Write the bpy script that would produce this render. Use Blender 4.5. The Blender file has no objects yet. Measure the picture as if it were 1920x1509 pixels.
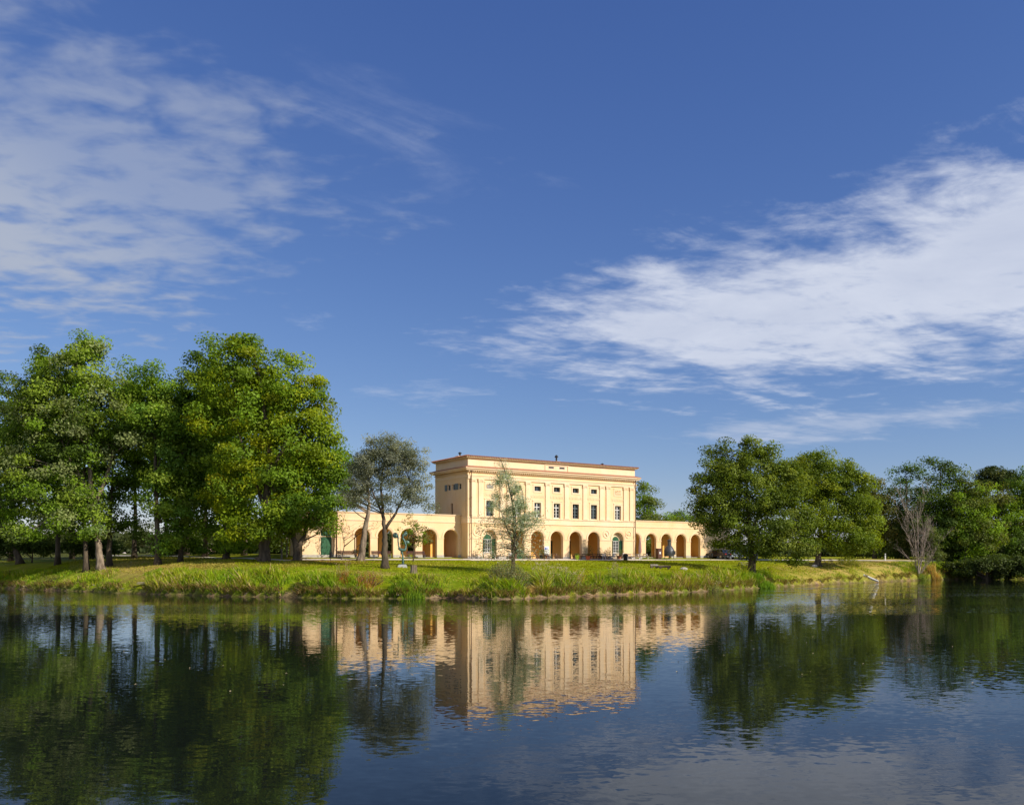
import bpy, math, random
import numpy as np
from mathutils import Vector

SC = bpy.context.scene
COL = SC.collection
R = math.radians
PI = math.pi

# ------------------------------------------------------------------ camera
F = 1650.0            # focal length in photo pixels (photo is 1920 x 1509)
HY = 1046.0           # photo row of the eye level
EYE = 3.83            # eye height above the water
cam = bpy.data.cameras.new('camera')
camo = bpy.data.objects.new('camera', cam)
COL.objects.link(camo)
SC.camera = camo
cam.sensor_fit = 'HORIZONTAL'
cam.sensor_width = 36.0
cam.lens = 36.0 * F / 1920.0
cam.shift_x = 0.0
cam.shift_y = (HY - 1509 / 2) / 1920.0
cam.clip_start = 0.1
cam.clip_end = 9000
camo.location = (0, 0, EYE)
camo.rotation_euler = (PI / 2, 0, 0)

# ------------------------------------------------------------------ light
SUN_AZ, SUN_EL = 119.0, 33.0         # clockwise from +Y, height
sun = bpy.data.lights.new('sun', 'SUN')
suno = bpy.data.objects.new('sun', sun)
COL.objects.link(suno)
sun.energy = 5.0
sun.angle = R(0.55)
sun.color = (1.0, 0.91, 0.77)
sd = Vector((math.sin(R(SUN_AZ)) * math.cos(R(SUN_EL)), math.cos(R(SUN_AZ)) * math.cos(R(SUN_EL)), math.sin(R(SUN_EL))))
suno.rotation_euler = sd.to_track_quat('Z', 'Y').to_euler()
suno.location = (60, -40, 60)

SC.view_settings.view_transform = 'Standard'
SC.view_settings.look = 'None'
SC.view_settings.gamma = 1
SC.view_settings.exposure = 0.15
SC.view_settings.use_curve_mapping = False


# ------------------------------------------------------------------ node helper
class V:
    """a value in a node tree with arithmetic"""
    def __init__(self, nt, s): self.nt, self.s = nt, s

    def _m(self, op, *a):
        n = self.nt.nodes.new('ShaderNodeMath'); n.operation = op
        for i, x in enumerate((self,) + a):
            if isinstance(x, V): self.nt.links.new(x.s, n.inputs[i])
            else: n.inputs[i].default_value = float(x)
        return V(self.nt, n.outputs[0])

    def __add__(self, o): return self._m('ADD', o)
    __radd__ = __add__
    def __mul__(self, o): return self._m('MULTIPLY', o)
    __rmul__ = __mul__
    def __sub__(self, o): return self._m('SUBTRACT', o)
    def __rsub__(self, o): return (self * -1.0) + o
    def __truediv__(self, o): return self._m('DIVIDE', o)
    def pw(self, o): return self._m('POWER', o)
    def mn(self, o): return self._m('MINIMUM', o)
    def mx(self, o): return self._m('MAXIMUM', o)
    def smx(self, o, d): return self._m('SMOOTH_MAX', o, d)
    def smn(self, o, d): return self._m('SMOOTH_MIN', o, d)
    def at2(self, o): return self._m('ARCTAN2', o)
    def asin(self): return self._m('ARCSINE')
    def sqrt(self): return self._m('SQRT')

    def rng(self, a, b, c=0.0, d=1.0, kind='SMOOTHSTEP'):
        n = self.nt.nodes.new('ShaderNodeMapRange'); n.interpolation_type = kind
        self.nt.links.new(self.s, n.inputs[0])
        for i, x in enumerate((a, b, c, d)): n.inputs[1 + i].default_value = x
        return V(self.nt, n.outputs[0])


def comb(nt, x, y, z):
    n = nt.nodes.new('ShaderNodeCombineXYZ')
    for i, v in enumerate((x, y, z)):
        if isinstance(v, V): nt.links.new(v.s, n.inputs[i])
        else: n.inputs[i].default_value = v
    return n.outputs[0]


def sepx(nt, s):
    n = nt.nodes.new('ShaderNodeSeparateXYZ'); nt.links.new(s, n.inputs[0])
    return [V(nt, o) for o in n.outputs]


def noise(nt, vec, scale, detail=4, rough=0.5, dist=0.0, color=False):
    n = nt.nodes.new('ShaderNodeTexNoise')
    if vec is not None: nt.links.new(vec, n.inputs['Vector'])
    n.inputs['Scale'].default_value = scale; n.inputs['Detail'].default_value = detail
    n.inputs['Roughness'].default_value = rough; n.inputs['Distortion'].default_value = dist
    return n.outputs['Color'] if color else V(nt, n.outputs['Fac'])


def mixc(nt, fac, a, b, mode='MIX'):
    n = nt.nodes.new('ShaderNodeMix'); n.data_type = 'RGBA'; n.blend_type = mode
    for sock, x in ((n.inputs[0], fac), (n.inputs[6], a), (n.inputs[7], b)):
        if isinstance(x, V): nt.links.new(x.s, sock)
        elif isinstance(x, bpy.types.NodeSocket): nt.links.new(x, sock)
        elif isinstance(x, (int, float)): sock.default_value = x
        else: sock.default_value = (*x, 1)
    return n.outputs[2]


# ------------------------------------------------------------------ sky
def build_world():
    w = bpy.data.worlds.new('World'); SC.world = w; w.use_nodes = True
    nt = w.node_tree; nt.nodes.clear()
    sk = nt.nodes.new('ShaderNodeTexSky'); sk.sky_type = 'NISHITA'; sk.sun_disc = False
    sk.sun_elevation = R(SUN_EL); sk.sun_rotation = R(SUN_AZ)
    sk.air_density = 1.0; sk.dust_density = 0.0; sk.ozone_density = 4.0
    sr = nt.nodes.new('ShaderNodeSeparateColor'); nt.links.new(sk.outputs[0], sr.inputs[0])
    ch = [V(nt, o) for o in sr.outputs]
    # film-like response of a polarised deep blue sky (background strength is 0.1)
    r = (ch[0] * 0.1).pw(1.08) * 8.3
    g = (ch[1] * 0.1).pw(0.955) * 7.25
    b = (ch[2] * 0.1).pw(0.68) * 7.75
    cc = nt.nodes.new('ShaderNodeCombineColor')
    for i, v in enumerate((r, g, b)): nt.links.new(v.s, cc.inputs[i])
    tc = nt.nodes.new('ShaderNodeTexCoord')
    d = tc.outputs['Generated']
    X, Y, Z = sepx(nt, d)
    az = X.at2(Y); el = Z.mx(-1).mn(1).asin()
    # cloud sheet coordinates: where the view ray meets a high flat layer
    q = Z.mx(0.0) + 0.06
    P = comb(nt, X / q, Y / q, 0.0)
    n_warp = noise(nt, P, 0.9, 5, 0.6)
    n_big = noise(nt, P, 1.6, 7, 0.62, 0.4)
    Pr = comb(nt, (X * 0.8 + Y * 0.55) / q * 1.0, (Y * 0.8 - X * 0.55) / q * 2.6, 3.0)
    n_str = noise(nt, Pr, 1.3, 7, 0.6, 0.5)
    Pm = comb(nt, X / q + 9.0, Y / q * 1.3, 7.0)
    n_rip = noise(nt, Pm, 7.5, 3, 0.5, 0.3)
    n_fine = noise(nt, Pm, 4.2, 8, 0.65, 0.3)

    def ae(px, py):
        x = (px - 960) / F; z = (HY - py) / F
        return math.atan2(x, 1), math.asin(z / math.sqrt(1 + x * x + z * z))

    wa = az + (n_warp - 0.5) * 0.05
    we = el + (n_warp - 0.5) * 0.035

    def half(p, q_, flip=1):
        """signed distance (radians) to the line p-q, positive above it"""
        (a0, e0), (a1, e1) = ae(*p), ae(*q_)
        dx, dy = a1 - a0, e1 - e0; L = math.hypot(dx, dy); nx, ny = -dy / L * flip, dx / L * flip
        return wa * nx + we * ny + (-(a0 * nx + e0 * ny))

    def blob(px, py, rx, ry, rot=0.0):
        a0, e0 = ae(px, py); sx = rx / F; sy = ry / F; c, s = math.cos(rot), math.sin(rot)
        u = ((wa + -a0) * c + (we + -e0) * s) / sx; v = ((we + -e0) * c - (wa + -a0) * s) / sy
        return 1 - (u * u + v * v).sqrt()

    # big bright wedge of cloud opening to the right
    m1 = half((895, 645), (1420, 388), -1).smn(half((1250, 470), (1920, 285), -1), 0.01).smn(half((880, 624), (1400, 744)), 0.01).smn(half((1180, 752), (1920, 680)), 0.02)
    dens1 = (m1 * 15.0 + (n_str - 0.5) * 2.6 + (n_fine - 0.5) * 2.2 + (n_rip - 0.5) * 1.2 + 0.30).rng(-0.10, 1.35)
    # grey veil on the left with ripples
    m2 = half((20, -20), (690, 350), -1).smn(half((-60, 578), (345, 528)), 0.012).smn(half((300, 548), (640, 330)), 0.012)
    low2 = half((0, 215), (520, 560), -1).rng(-0.03, 0.10)
    dens2 = (m2 * 9.5 + (n_fine - 0.5) * 2.0 + (n_rip - 0.5) * 3.0 + (n_big - 0.5) * 0.4 + 0.38).rng(-0.1, 1.4)
    dens2 = dens2 * (low2 * 0.42 + 0.52)
    m3 = blob(740, 270, 310, 95, -0.14)
    dens3 = (m3 * 1.0 + (n_str - 0.5) * 4.2 + (n_fine - 0.5) * 1.4 + -0.05).rng(0.0, 1.5) * 0.42
    m4 = blob(1590, 792, 360, 34, 0.03).mx(blob(1380, 802, 170, 24, 0.06)).mx(blob(1760, 782, 220, 26, 0.05))
    dens4 = (m4 * 0.9 + (n_str - 0.5) * 2.4 + (n_fine - 0.5) * 1.8 + 0.0).rng(0.0, 1.1) * 0.55
    m5 = blob(565, 606, 90, 26, -0.05).mx(blob(800, 735, 190, 34, 0.02))
    dens5 = (m5 * 0.8 + (n_fine - 0.5) * 3.6 + -0.25).rng(0.0, 1.2) * 0.40
    # sky beyond the frame: broken cloud, thickened to fill the shaded walls with light
    out = (az * az).sqrt().rng(0.66, 0.95).mx(el.rng(0.72, 0.95))
    dens6 = ((n_big - 0.5) * 3.0 + (n_fine - 0.5) * 1.0 + 0.15).rng(0.0, 1.1) * out * el.rng(0.04, 0.16) * 0.75
    # thin milkiness near the horizon
    base = cc.outputs[0]
    c2 = mixc(nt, dens2, base, (3.85, 4.3, 5.3))
    c3 = mixc(nt, dens3, c2, (3.6, 4.2, 5.9))
    c5 = mixc(nt, dens5, c3, (4.6, 5.3, 6.8))
    c4 = mixc(nt, dens4, c5, (4.8, 5.35, 6.6))
    c6 = mixc(nt, dens6, c4, (4.8, 5.2, 6.2))
    shade1 = ((n_big - 0.5) * 1.6 + 0.5).rng(0.0, 1.0)
    cl1 = mixc(nt, shade1, (5.0, 5.5, 6.8), (6.5, 6.9, 7.9))
    c1 = mixc(nt, dens1 * 0.92, c6, cl1)
    bg = nt.nodes.new('ShaderNodeBackground'); bg.inputs[1].default_value = 0.1
    ow = nt.nodes.new('ShaderNodeOutputWorld')
    nt.links.new(c1, bg.inputs[0]); nt.links.new(bg.outputs[0], ow.inputs[0])
    try:
        w.cycles.sampling_method = 'MANUAL'; w.cycles.sample_map_resolution = 512
    except Exception:
        pass


build_world()

# ------------------------------------------------------------------ materials
def new_mat(name):
    m = bpy.data.materials.new(name); m.use_nodes = True
    nt = m.node_tree; nt.nodes.clear()
    o = nt.nodes.new('ShaderNodeOutputMaterial')
    return m, nt, o


def pbr(name, col, rough=0.7, metal=0.0, var=0.0, scale=3.0, col2=None, bump=0.0, bscale=20.0, spec=0.5, coord='Object', stretch=(1, 1, 1)):
    m, nt, o = new_mat(name)
    p = nt.nodes.new('ShaderNodeBsdfPrincipled')
    p.inputs['Roughness'].default_value = rough; p.inputs['Metallic'].default_value = metal
    p.inputs['Specular IOR Level'].default_value = spec
    tc = nt.nodes.new('ShaderNodeTexCoord')
    mp = nt.nodes.new('ShaderNodeMapping'); mp.inputs['Scale'].default_value = stretch
    nt.links.new(tc.outputs[coord], mp.inputs[0]); vec = mp.outputs[0]
    if var or col2 is not None:
        c2 = col2 if col2 is not None else tuple(c * (1 - var) for c in col)
        f = noise(nt, vec, scale, 6, 0.6).rng(0.32, 0.68)
        nt.links.new(mixc(nt, f, col, c2), p.inputs['Base Color'])
    else:
        p.inputs['Base Color'].default_value = (*col, 1)
    if bump:
        b = nt.nodes.new('ShaderNodeBump'); b.inputs['Distance'].default_value = bump; b.inputs['Strength'].default_value = 1.0
        nt.links.new(noise(nt, vec, bscale, 4).s, b.inputs['Height']); nt.links.new(b.outputs[0], p.inputs['Normal'])
    nt.links.new(p.outputs[0], o.inputs[0])
    return m


def leaf_mat(name, trans=0.46, gloss=0.025, rough=0.5):
    m, nt, o = new_mat(name)
    at = nt.nodes.new('ShaderNodeAttribute'); at.attribute_name = 'tint'
    d = nt.nodes.new('ShaderNodeBsdfDiffuse'); t = nt.nodes.new('ShaderNodeBsdfTranslucent'); g = nt.nodes.new('ShaderNodeBsdfGlossy')
    g.inputs['Roughness'].default_value = rough
    nt.links.new(at.outputs['Color'], d.inputs[0]); g.inputs['Color'].default_value = (0.55, 0.6, 0.4, 1)
    tw = mixc(nt, 1.0, at.outputs['Color'], (1.45, 1.3, 0.5), 'MULTIPLY'); nt.links.new(tw, t.inputs[0])
    a = nt.nodes.new('ShaderNodeMixShader'); a.inputs[0].default_value = trans
    nt.links.new(d.outputs[0], a.inputs[1]); nt.links.new(t.outputs[0], a.inputs[2])
    b = nt.nodes.new('ShaderNodeMixShader'); b.inputs[0].default_value = gloss
    nt.links.new(a.outputs[0], b.inputs[1]); nt.links.new(g.outputs[0], b.inputs[2])
    nt.links.new(b.outputs[0], o.inputs[0])
    return m


M_LEAF = leaf_mat('leaf')
M_GRASS = leaf_mat('grass_blade', 0.32, 0.015, 0.5)
M_BARK = pbr('bark', (0.15, 0.115, 0.08), 0.9, 0, 0, 2.2, (0.055, 0.042, 0.03), 0.05, 9, 0.2, 'Object', (1, 1, 0.25))
M_BARKL = pbr('pale_bark', (0.34, 0.27, 0.20), 0.9, 0, 0, 3.0, (0.12, 0.09, 0.065), 0.05, 9, 0.2, 'Object', (1, 1, 0.25))
M_DEAD = pbr('dead_wood', (0.42, 0.35, 0.29), 0.9, 0, 0, 3.0, (0.26, 0.20, 0.155), 0, 9, 0.2)
M_GREEN = pbr('green_paint', (0.018, 0.115, 0.045), 0.45, 0, 0.3, 6.0)
M_DGREEN = pbr('dark_green_paint', (0.012, 0.045, 0.02), 0.5, 0, 0.3, 6.0)
M_WHITE = pbr('white_paint', (0.74, 0.73, 0.70), 0.5, 0, 0.1, 5.0)
M_GREYBLUE = pbr('grey_blue_paint', (0.13, 0.17, 0.19), 0.5, 0, 0.15, 5.0)
M_DARK = pbr('dark_metal', (0.025, 0.026, 0.028), 0.5, 0.3, 0.2, 6)
M_IRON = pbr('grey_steel', (0.10, 0.105, 0.115), 0.5, 0.6, 0.25, 5)
M_GLASS = pbr('window_glass', (0.016, 0.02, 0.024), 0.06, 0, 0, 1, None, 0, 1, 0.9)
M_WOOD = pbr('brown_wood', (0.17, 0.085, 0.045), 0.6, 0, 0.4, 6, None, 0, 20, 0.4, 'Object', (1, 8, 8))
M_WOODD = pbr('dark_red_wood', (0.10, 0.035, 0.025), 0.55, 0, 0.35, 6)
M_WOODG = pbr('weathered_wood', (0.33, 0.29, 0.24), 0.85, 0, 0, 7, (0.17, 0.14, 0.11), 0.02, 30)
M_STONE = pbr('grey_stone', (0.50, 0.46, 0.41), 0.85, 0, 0, 4, (0.36, 0.33, 0.29), 0.03, 12)
M_CONC = pbr('concrete', (0.46, 0.47, 0.48), 0.85, 0, 0.2, 4)
M_BRONZE = pbr('green_bronze', (0.05, 0.11, 0.095), 0.55, 0.3, 0, 5, (0.15, 0.25, 0.21))
M_RED = pbr('red_cloth', (0.45, 0.035, 0.03), 0.8, 0, 0.2, 4)
M_TERRA = pbr('terracotta', (0.42, 0.17, 0.09), 0.8, 0, 0, 3, (0.30, 0.12, 0.07))
M_LIME = pbr('lime_pot', (0.33, 0.50, 0.02), 0.45)
M_ORANGE = pbr('orange_pot', (0.62, 0.13, 0.04), 0.6)
M_BLUE = pbr('blue_print', (0.12, 0.18, 0.55), 0.5)
M_BLACK = pbr('black_plastic', (0.012, 0.013, 0.014), 0.4)
M_TYRE = pbr('tyre_rubber', (0.015, 0.015, 0.015), 0.8)
M_SILVER = pbr('silver_car_paint', (0.42, 0.46, 0.52), 0.25, 0.5)
M_NAVY = pbr('dark_car_paint', (0.018, 0.02, 0.028), 0.2, 0.2)
M_RIM = pbr('wheel_rim', (0.4, 0.4, 0.42), 0.35, 0.8)
M_LAMP = pbr('red_lens', (0.35, 0.02, 0.015), 0.3)
M_PATH = pbr('pale_gravel', (0.72, 0.65, 0.54), 0.95, 0, 0, 1.1, (0.58, 0.52, 0.42), 0.01, 30)
M_ROOF = pbr('flat_roof', (0.33, 0.17, 0.11), 0.85, 0, 0.3, 2)
M_DARKIN = pbr('dark_interior', (0.02, 0.018, 0.016), 0.9)


def plaster(name, col, pale, stain):
    m, nt, o = new_mat(name)
    p = nt.nodes.new('ShaderNodeBsdfPrincipled'); p.inputs['Roughness'].default_value = 0.88; p.inputs['Specular IOR Level'].default_value = 0.15
    tc = nt.nodes.new('ShaderNodeTexCoord'); v = tc.outputs['Object']
    a = noise(nt, v, 0.35, 6, 0.62).rng(0.35, 0.7)
    c = mixc(nt, a, col, pale)
    mp = nt.nodes.new('ShaderNodeMapping'); mp.inputs['Scale'].default_value = (0.9, 0.9, 0.2); nt.links.new(v, mp.inputs[0])
    s = noise(nt, mp.outputs[0], 1.5, 6, 0.65).rng(0.52, 0.78) * 0.5
    c = mixc(nt, s, c, stain)
    f = noise(nt, v, 9.0, 4, 0.6).rng(0.3, 0.7, 0.94, 1.04)
    mul = nt.nodes.new('ShaderNodeVectorMath'); mul.operation = 'SCALE'; nt.links.new(c, mul.inputs[0]); nt.links.new(f.s, mul.inputs[3])
    # damp foot of the wall
    z = sepx(nt, v)[2]
    foot = (z + (noise(nt, v, 1.2, 4) - 0.5) * 1.6).rng(0.05, 0.9, 0.6, 0.0)
    c = mixc(nt, foot, mul.outputs[0], (0.52, 0.42, 0.30))
    nt.links.new(c, p.inputs['Base Color'])
    b = nt.nodes.new('ShaderNodeBump'); b.inputs['Distance'].default_value = 0.004
    nt.links.new(noise(nt, v, 14, 4).s, b.inputs['Height']); nt.links.new(b.outputs[0], p.inputs['Normal'])
    nt.links.new(p.outputs[0], o.inputs[0])
    return m


M_WALL = plaster('ochre_plaster', (0.84, 0.59, 0.33), (0.86, 0.645, 0.42), (0.68, 0.45, 0.23))
M_TRIM = plaster('pale_trim_plaster', (0.87, 0.645, 0.41), (0.88, 0.69, 0.49), (0.72, 0.50, 0.29))
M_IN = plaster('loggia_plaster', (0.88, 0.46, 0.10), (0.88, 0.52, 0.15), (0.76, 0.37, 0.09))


# ------------------------------------------------------------------ mesh builder
class MB:
    def __init__(self): self.v, self.f = [], []

    def add(self, vs, fs):
        b = len(self.v); self.v.extend([tuple(x) for x in vs]); self.f.extend([tuple(b + i for i in f) for f in fs]); return self

    def box(self, x0, x1, y0, y1, z0, z1):
        return self.add([(x0, y0, z0), (x1, y0, z0), (x1, y1, z0), (x0, y1, z0), (x0, y0, z1), (x1, y0, z1), (x1, y1, z1), (x0, y1, z1)],
                        [(0, 3, 2, 1), (4, 5, 6, 7), (0, 1, 5, 4), (1, 2, 6, 5), (2, 3, 7, 6), (3, 0, 4, 7)])

    def obox(self, c, ax, hx, ay, hy, az, hz):
        c, ax, ay, az = (Vector(q) for q in (c, ax, ay, az))
        vs = [c + ax * hx * sx + ay * hy * sy + az * hz * sz for sz in (-1, 1) for sx, sy in ((-1, -1), (1, -1), (1, 1), (-1, 1))]
        return self.add(vs, [(0, 3, 2, 1), (4, 5, 6, 7), (0, 1, 5, 4), (1, 2, 6, 5), (2, 3, 7, 6), (3, 0, 4, 7)])

    def prism(self, poly, y0, y1):
        """polygon in x-z pushed from y0 (front) to y1"""
        n = len(poly)
        vs = [(x, y0, z) for x, z in poly] + [(x, y1, z) for x, z in poly]
        fs = [tuple(range(n)), tuple(range(2 * n - 1, n - 1, -1))]
        fs += [((i + 1) % n, i, n + i, n + (i + 1) % n) for i in range(n)]
        return self.add(vs, fs)

    def tube(self, pts, rads, k=6, cap=True):
        pts = [Vector(p) for p in pts]
        if not hasattr(rads, '__len__'): rads = [rads] * len(pts)
        vs, fs = [], []
        up = Vector((0.13, 0.21, 1)).normalized(); prev = None
        for i, p in enumerate(pts):
            a = pts[max(i - 1, 0)]; b = pts[min(i + 1, len(pts) - 1)]
            d = (b - a).normalized()
            if prev is None:
                x = d.cross(up)
                if x.length < 1e-3: x = d.cross(Vector((1, 0, 0)))
                x.normalize()
            else:
                x = (prev - d * prev.dot(d)).normalized()
            prev = x; y = d.cross(x)
            for j in range(k):
                t = 2 * PI * j / k
                vs.append(p + (x * math.cos(t) + y * math.sin(t)) * rads[i])
        for i in range(len(pts) - 1):
            for j in range(k):
                fs.append((i * k + j, i * k + (j + 1) % k, (i + 1) * k + (j + 1) % k, (i + 1) * k + j))
        if cap:
            fs.append(tuple(range(k - 1, -1, -1))); fs.append(tuple(range((len(pts) - 1) * k, len(pts) * k)))
        return self.add(vs, fs)

    def lathe(self, prof, cx=0, cy=0, k=16):
        vs, fs = [], []
        for r, z in prof:
            for j in range(k):
                t = 2 * PI * j / k; vs.append((cx + r * math.cos(t), cy + r * math.sin(t), z))
        n = len(prof)
        for i in range(n - 1):
            for j in range(k): fs.append((i * k + j, i * k + (j + 1) % k, (i + 1) * k + (j + 1) % k, (i + 1) * k + j))
        fs.append(tuple(range(k - 1, -1, -1))); fs.append(tuple(range((n - 1) * k, n * k)))
        return self.add(vs, fs)

    def ring(self, c, r0, r1, y0, y1, a0=0.0, a1=PI, k=16):
        """arch moulding in the x-z plane from y0 (front) to y1"""
        full = abs(a1 - a0 - 2 * PI) < 1e-6
        vs, fs = [], []
        for i in range(k + 1):
            t = a0 + (a1 - a0) * i / k; cs, sn = math.cos(t), math.sin(t)
            vs += [(c[0] + r0 * cs, y0, c[1] + r0 * sn), (c[0] + r1 * cs, y0, c[1] + r1 * sn), (c[0] + r1 * cs, y1, c[1] + r1 * sn), (c[0] + r0 * cs, y1, c[1] + r0 * sn)]
        for i in range(k):
            a, b = i * 4, i * 4 + 4
            for j in range(4): fs.append((a + j, a + (j + 1) % 4, b + (j + 1) % 4, b + j))
        if not full: fs += [(0, 3, 2, 1), (k * 4, k * 4 + 1, k * 4 + 2, k * 4 + 3)]
        return self.add(vs, fs)

    def build(self, name, mat, parent=None, smooth=False):
        me = bpy.data.meshes.new(name)
        me.from_pydata([tuple(v) for v in self.v], [], self.f); me.update()
        me.materials.append(mat)
        if smooth: me.polygons.foreach_set('use_smooth', [True] * len(me.polygons))
        o = bpy.data.objects.new(name, me); COL.objects.link(o)
        if parent is not None: o.parent = parent
        return o


def np_mesh(name, verts, k, mat, tint=None, parent=None, faces=None):
    """verts: (n*k,3), consecutive k-gons; tint (n*k,3)"""
    me = bpy.data.meshes.new(name)
    nv = len(verts); nf = nv // k
    me.vertices.add(nv); me.vertices.foreach_set('co', np.ascontiguousarray(verts, dtype=np.float32).ravel())
    me.loops.add(nv); me.loops.foreach_set('vertex_index', np.arange(nv, dtype=np.int32))
    me.polygons.add(nf); me.polygons.foreach_set('loop_start', np.arange(0, nv, k, dtype=np.int32))
    me.update(calc_edges=True)
    if tint is not None:
        a = me.attributes.new('tint', 'FLOAT_COLOR', 'POINT')
        c = np.ones((nv, 4), np.float32); c[:, :3] = tint
        a.data.foreach_set('color', c.ravel())
    me.materials.append(mat)
    o = bpy.data.objects.new(name, me); COL.objects.link(o)
    if parent is not None: o.parent = parent
    return o


def tag(o, label=None, cat=None, group=None, kind=None):
    if label: o['label'] = label
    if cat: o['category'] = cat
    if group: o['group'] = group
    if kind: o['kind'] = kind
    return o


def thing(name, label, cat, loc=(0, 0, 0), rz=0.0, group=None):
    o = bpy.data.objects.new(name, None); COL.objects.link(o)
    o.location = loc; o.rotation_euler = (0, 0, rz); o.empty_display_size = 0.2
    return tag(o, label, cat, group)


def dup(root, loc, rz, label):
    """copy of a thing with its parts and sub-parts"""
    def rec(o, par):
        c = o.copy(); COL.objects.link(c); c.parent = par
        for ch in list(o.children): rec(ch, c)
        return c
    kids = list(root.children)
    r = root.copy(); COL.objects.link(r); r.location = loc; r.rotation_euler = (0, 0, rz); r['label'] = label
    for ch in kids: rec(ch, r)
    return r


# ------------------------------------------------------------------ terrain
C0 = np.array([-5.946, 118.2])                     # front left corner of the house
U = np.array([0.8395, 0.5434]); MV = np.array([-0.5434, 0.8395])
BROT = math.atan2(U[1], U[0])
Z0 = 3.665


def loc_xy(s, t): return C0 + U * s + MV * t


SHORE_PX = [(-60, 1101), (0, 1103), (60, 1105), (100, 1107), (200, 1110), (260, 1113), (300, 1114), (420, 1118), (560, 1120), (700, 1122), (760, 1122.5), (840, 1121), (900, 1122.5),
            (960, 1123), (1000, 1120.5), (1050, 1119), (1150, 1114.5), (1300, 1110), (1400, 1103.5), (1500, 1098), (1600, 1093), (1700, 1088.5), (1780, 1086), (1920, 1084)]
_sh = [(-400, 190), (-150, 134), (-95, 116)]
for px, py in SHORE_PX:
    D = EYE * F / (py - HY); _sh.append(((px - 960) / F * D, D))
_sh += [(140, 178), (400, 230)]
_sh = np.array(_sh)
_xs = np.sort(np.unique(np.concatenate([np.arange(-110, 130, 0.7), _sh[:, 0]])))
_rng = np.random.default_rng(5)


def vnoise(x, seed, scale):
    """smooth 1-D noise"""
    x = np.asarray(x, float) / scale; r = np.random.default_rng(seed).uniform(-1, 1, 4096)
    i = np.floor(x).astype(int); f = x - i; f = f * f * (3 - 2 * f)
    return r[(i + 2000) % 4096] * (1 - f) + r[(i + 2001) % 4096] * f


def vnoise2(x, y, seed, scale):
    x = np.asarray(x, float) / scale; y = np.asarray(y, float) / scale
    r = np.random.default_rng(seed).uniform(-1, 1, (256, 256))
    i = np.floor(x).astype(int); j = np.floor(y).astype(int); f = x - i; g = y - j
    f = f * f * (3 - 2 * f); g = g * g * (3 - 2 * g)
    a = r[i % 256, j % 256]; b = r[(i + 1) % 256, j % 256]; c = r[i % 256, (j + 1) % 256]; d = r[(i + 1) % 256, (j + 1) % 256]
    return (a * (1 - f) + b * f) * (1 - g) + (c * (1 - f) + d * f) * g


_ys = np.interp(_xs, _sh[:, 0], _sh[:, 1]) + vnoise(_xs, 1, 4.0) * 0.7 + vnoise(_xs, 2, 1.3) * 0.35
SHORE = np.stack([_xs, _ys], 1)
_pl = loc_xy(-24, -2.8); _pr = loc_xy(54, -2.8)
TERR = np.array([(-400, 330, 5.0), (-80, 170, 4.3), (-50, 128, 4.1), (-33, 108, 3.75), (_pl[0], _pl[1], 3.5), (_pr[0], _pr[1], 3.45), (72, 160, 3.2), (120, 195, 3.2), (400, 330, 3.6)])


def seg_dist(P, L):
    """distance of points (n,2) to polyline (m,2+) and the interpolated third column"""
    best = np.full(len(P), 1e18); val = np.zeros(len(P))
    for a, b in zip(L[:-1], L[1:]):
        d = b[:2] - a[:2]; t = np.clip(((P - a[:2]) @ d) / (d @ d), 0, 1)
        q = a[:2] + t[:, None] * d; dd = ((P - q) ** 2).sum(1)
        m = dd < best; best = np.where(m, dd, best)
        if L.shape[1] > 2: val = np.where(m, a[2] + t * (b[2] - a[2]), val)
    return np.sqrt(best), val


RB = np.array([0, .03, .09, .2, .35, .55, .82, 1.0]); ZB = np.array([0, .45, 1.0, 1.75, 2.35, 2.9, 3.3, 3.48]) / 3.48


def shore_d(P):
    x = P[:, 0]
    sy = np.interp(x, SHORE[:, 0], SHORE[:, 1])
    sgn = np.where(P[:, 1] > sy, 1.0, -1.0)
    near = np.abs(P[:, 1] - sy) < 60
    d = np.abs(P[:, 1] - sy) * 0.8
    if near.any():
        coarse = SHORE[::2]
        d = d.copy(); idx = np.where(near)[0]
        for k in range(0, len(idx), 4000):
            ii = idx[k:k + 4000]
            dx = P[ii, None, 0] - coarse[None, :, 0]; dy = P[ii, None, 1] - coarse[None, :, 1]
            d[ii] = np.sqrt((dx * dx + dy * dy).min(1))
    return d * sgn


def ground(P, rough=True):
    P = np.atleast_2d(np.asarray(P, float))
    ds = shore_d(P); dp, zp = seg_dist(P, TERR)
    ty = np.interp(P[:, 0], TERR[:, 0], TERR[:, 1]); front = P[:, 1] < ty
    r = ds / np.maximum(ds + dp, 1e-3)
    zf = np.interp(r, RB, ZB) * zp
    zb = zp + np.minimum(dp * 0.085, 0.47) + 0.0045 * np.maximum(dp - 6, 0)
    z = np.where(front, zf, zb)
    if rough:
        k = np.clip(ds / 1.5, 0, 1) * np.where(front, np.clip(dp / 6, 0, 1), 0.0)
        z = z + k * (vnoise2(P[:, 0], P[:, 1], 11, 5.0) * 0.10 + vnoise2(P[:, 0], P[:, 1], 12, 1.7) * 0.04)
    zw = np.maximum(-1.6, ds * 0.28)
    z = np.where(ds < 0, zw, z)
    # near bank under the photographer
    ny = 5.0 - P[:, 1] + vnoise(P[:, 0], 8, 6.0) * 0.7
    z = np.where(P[:, 1] < 30, np.maximum(zw, np.clip(ny * 0.30, -1.6, 2.15)), z)
    return z


def gz(x, y, rough=True): return float(ground([(x, y)], rough)[0])


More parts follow.
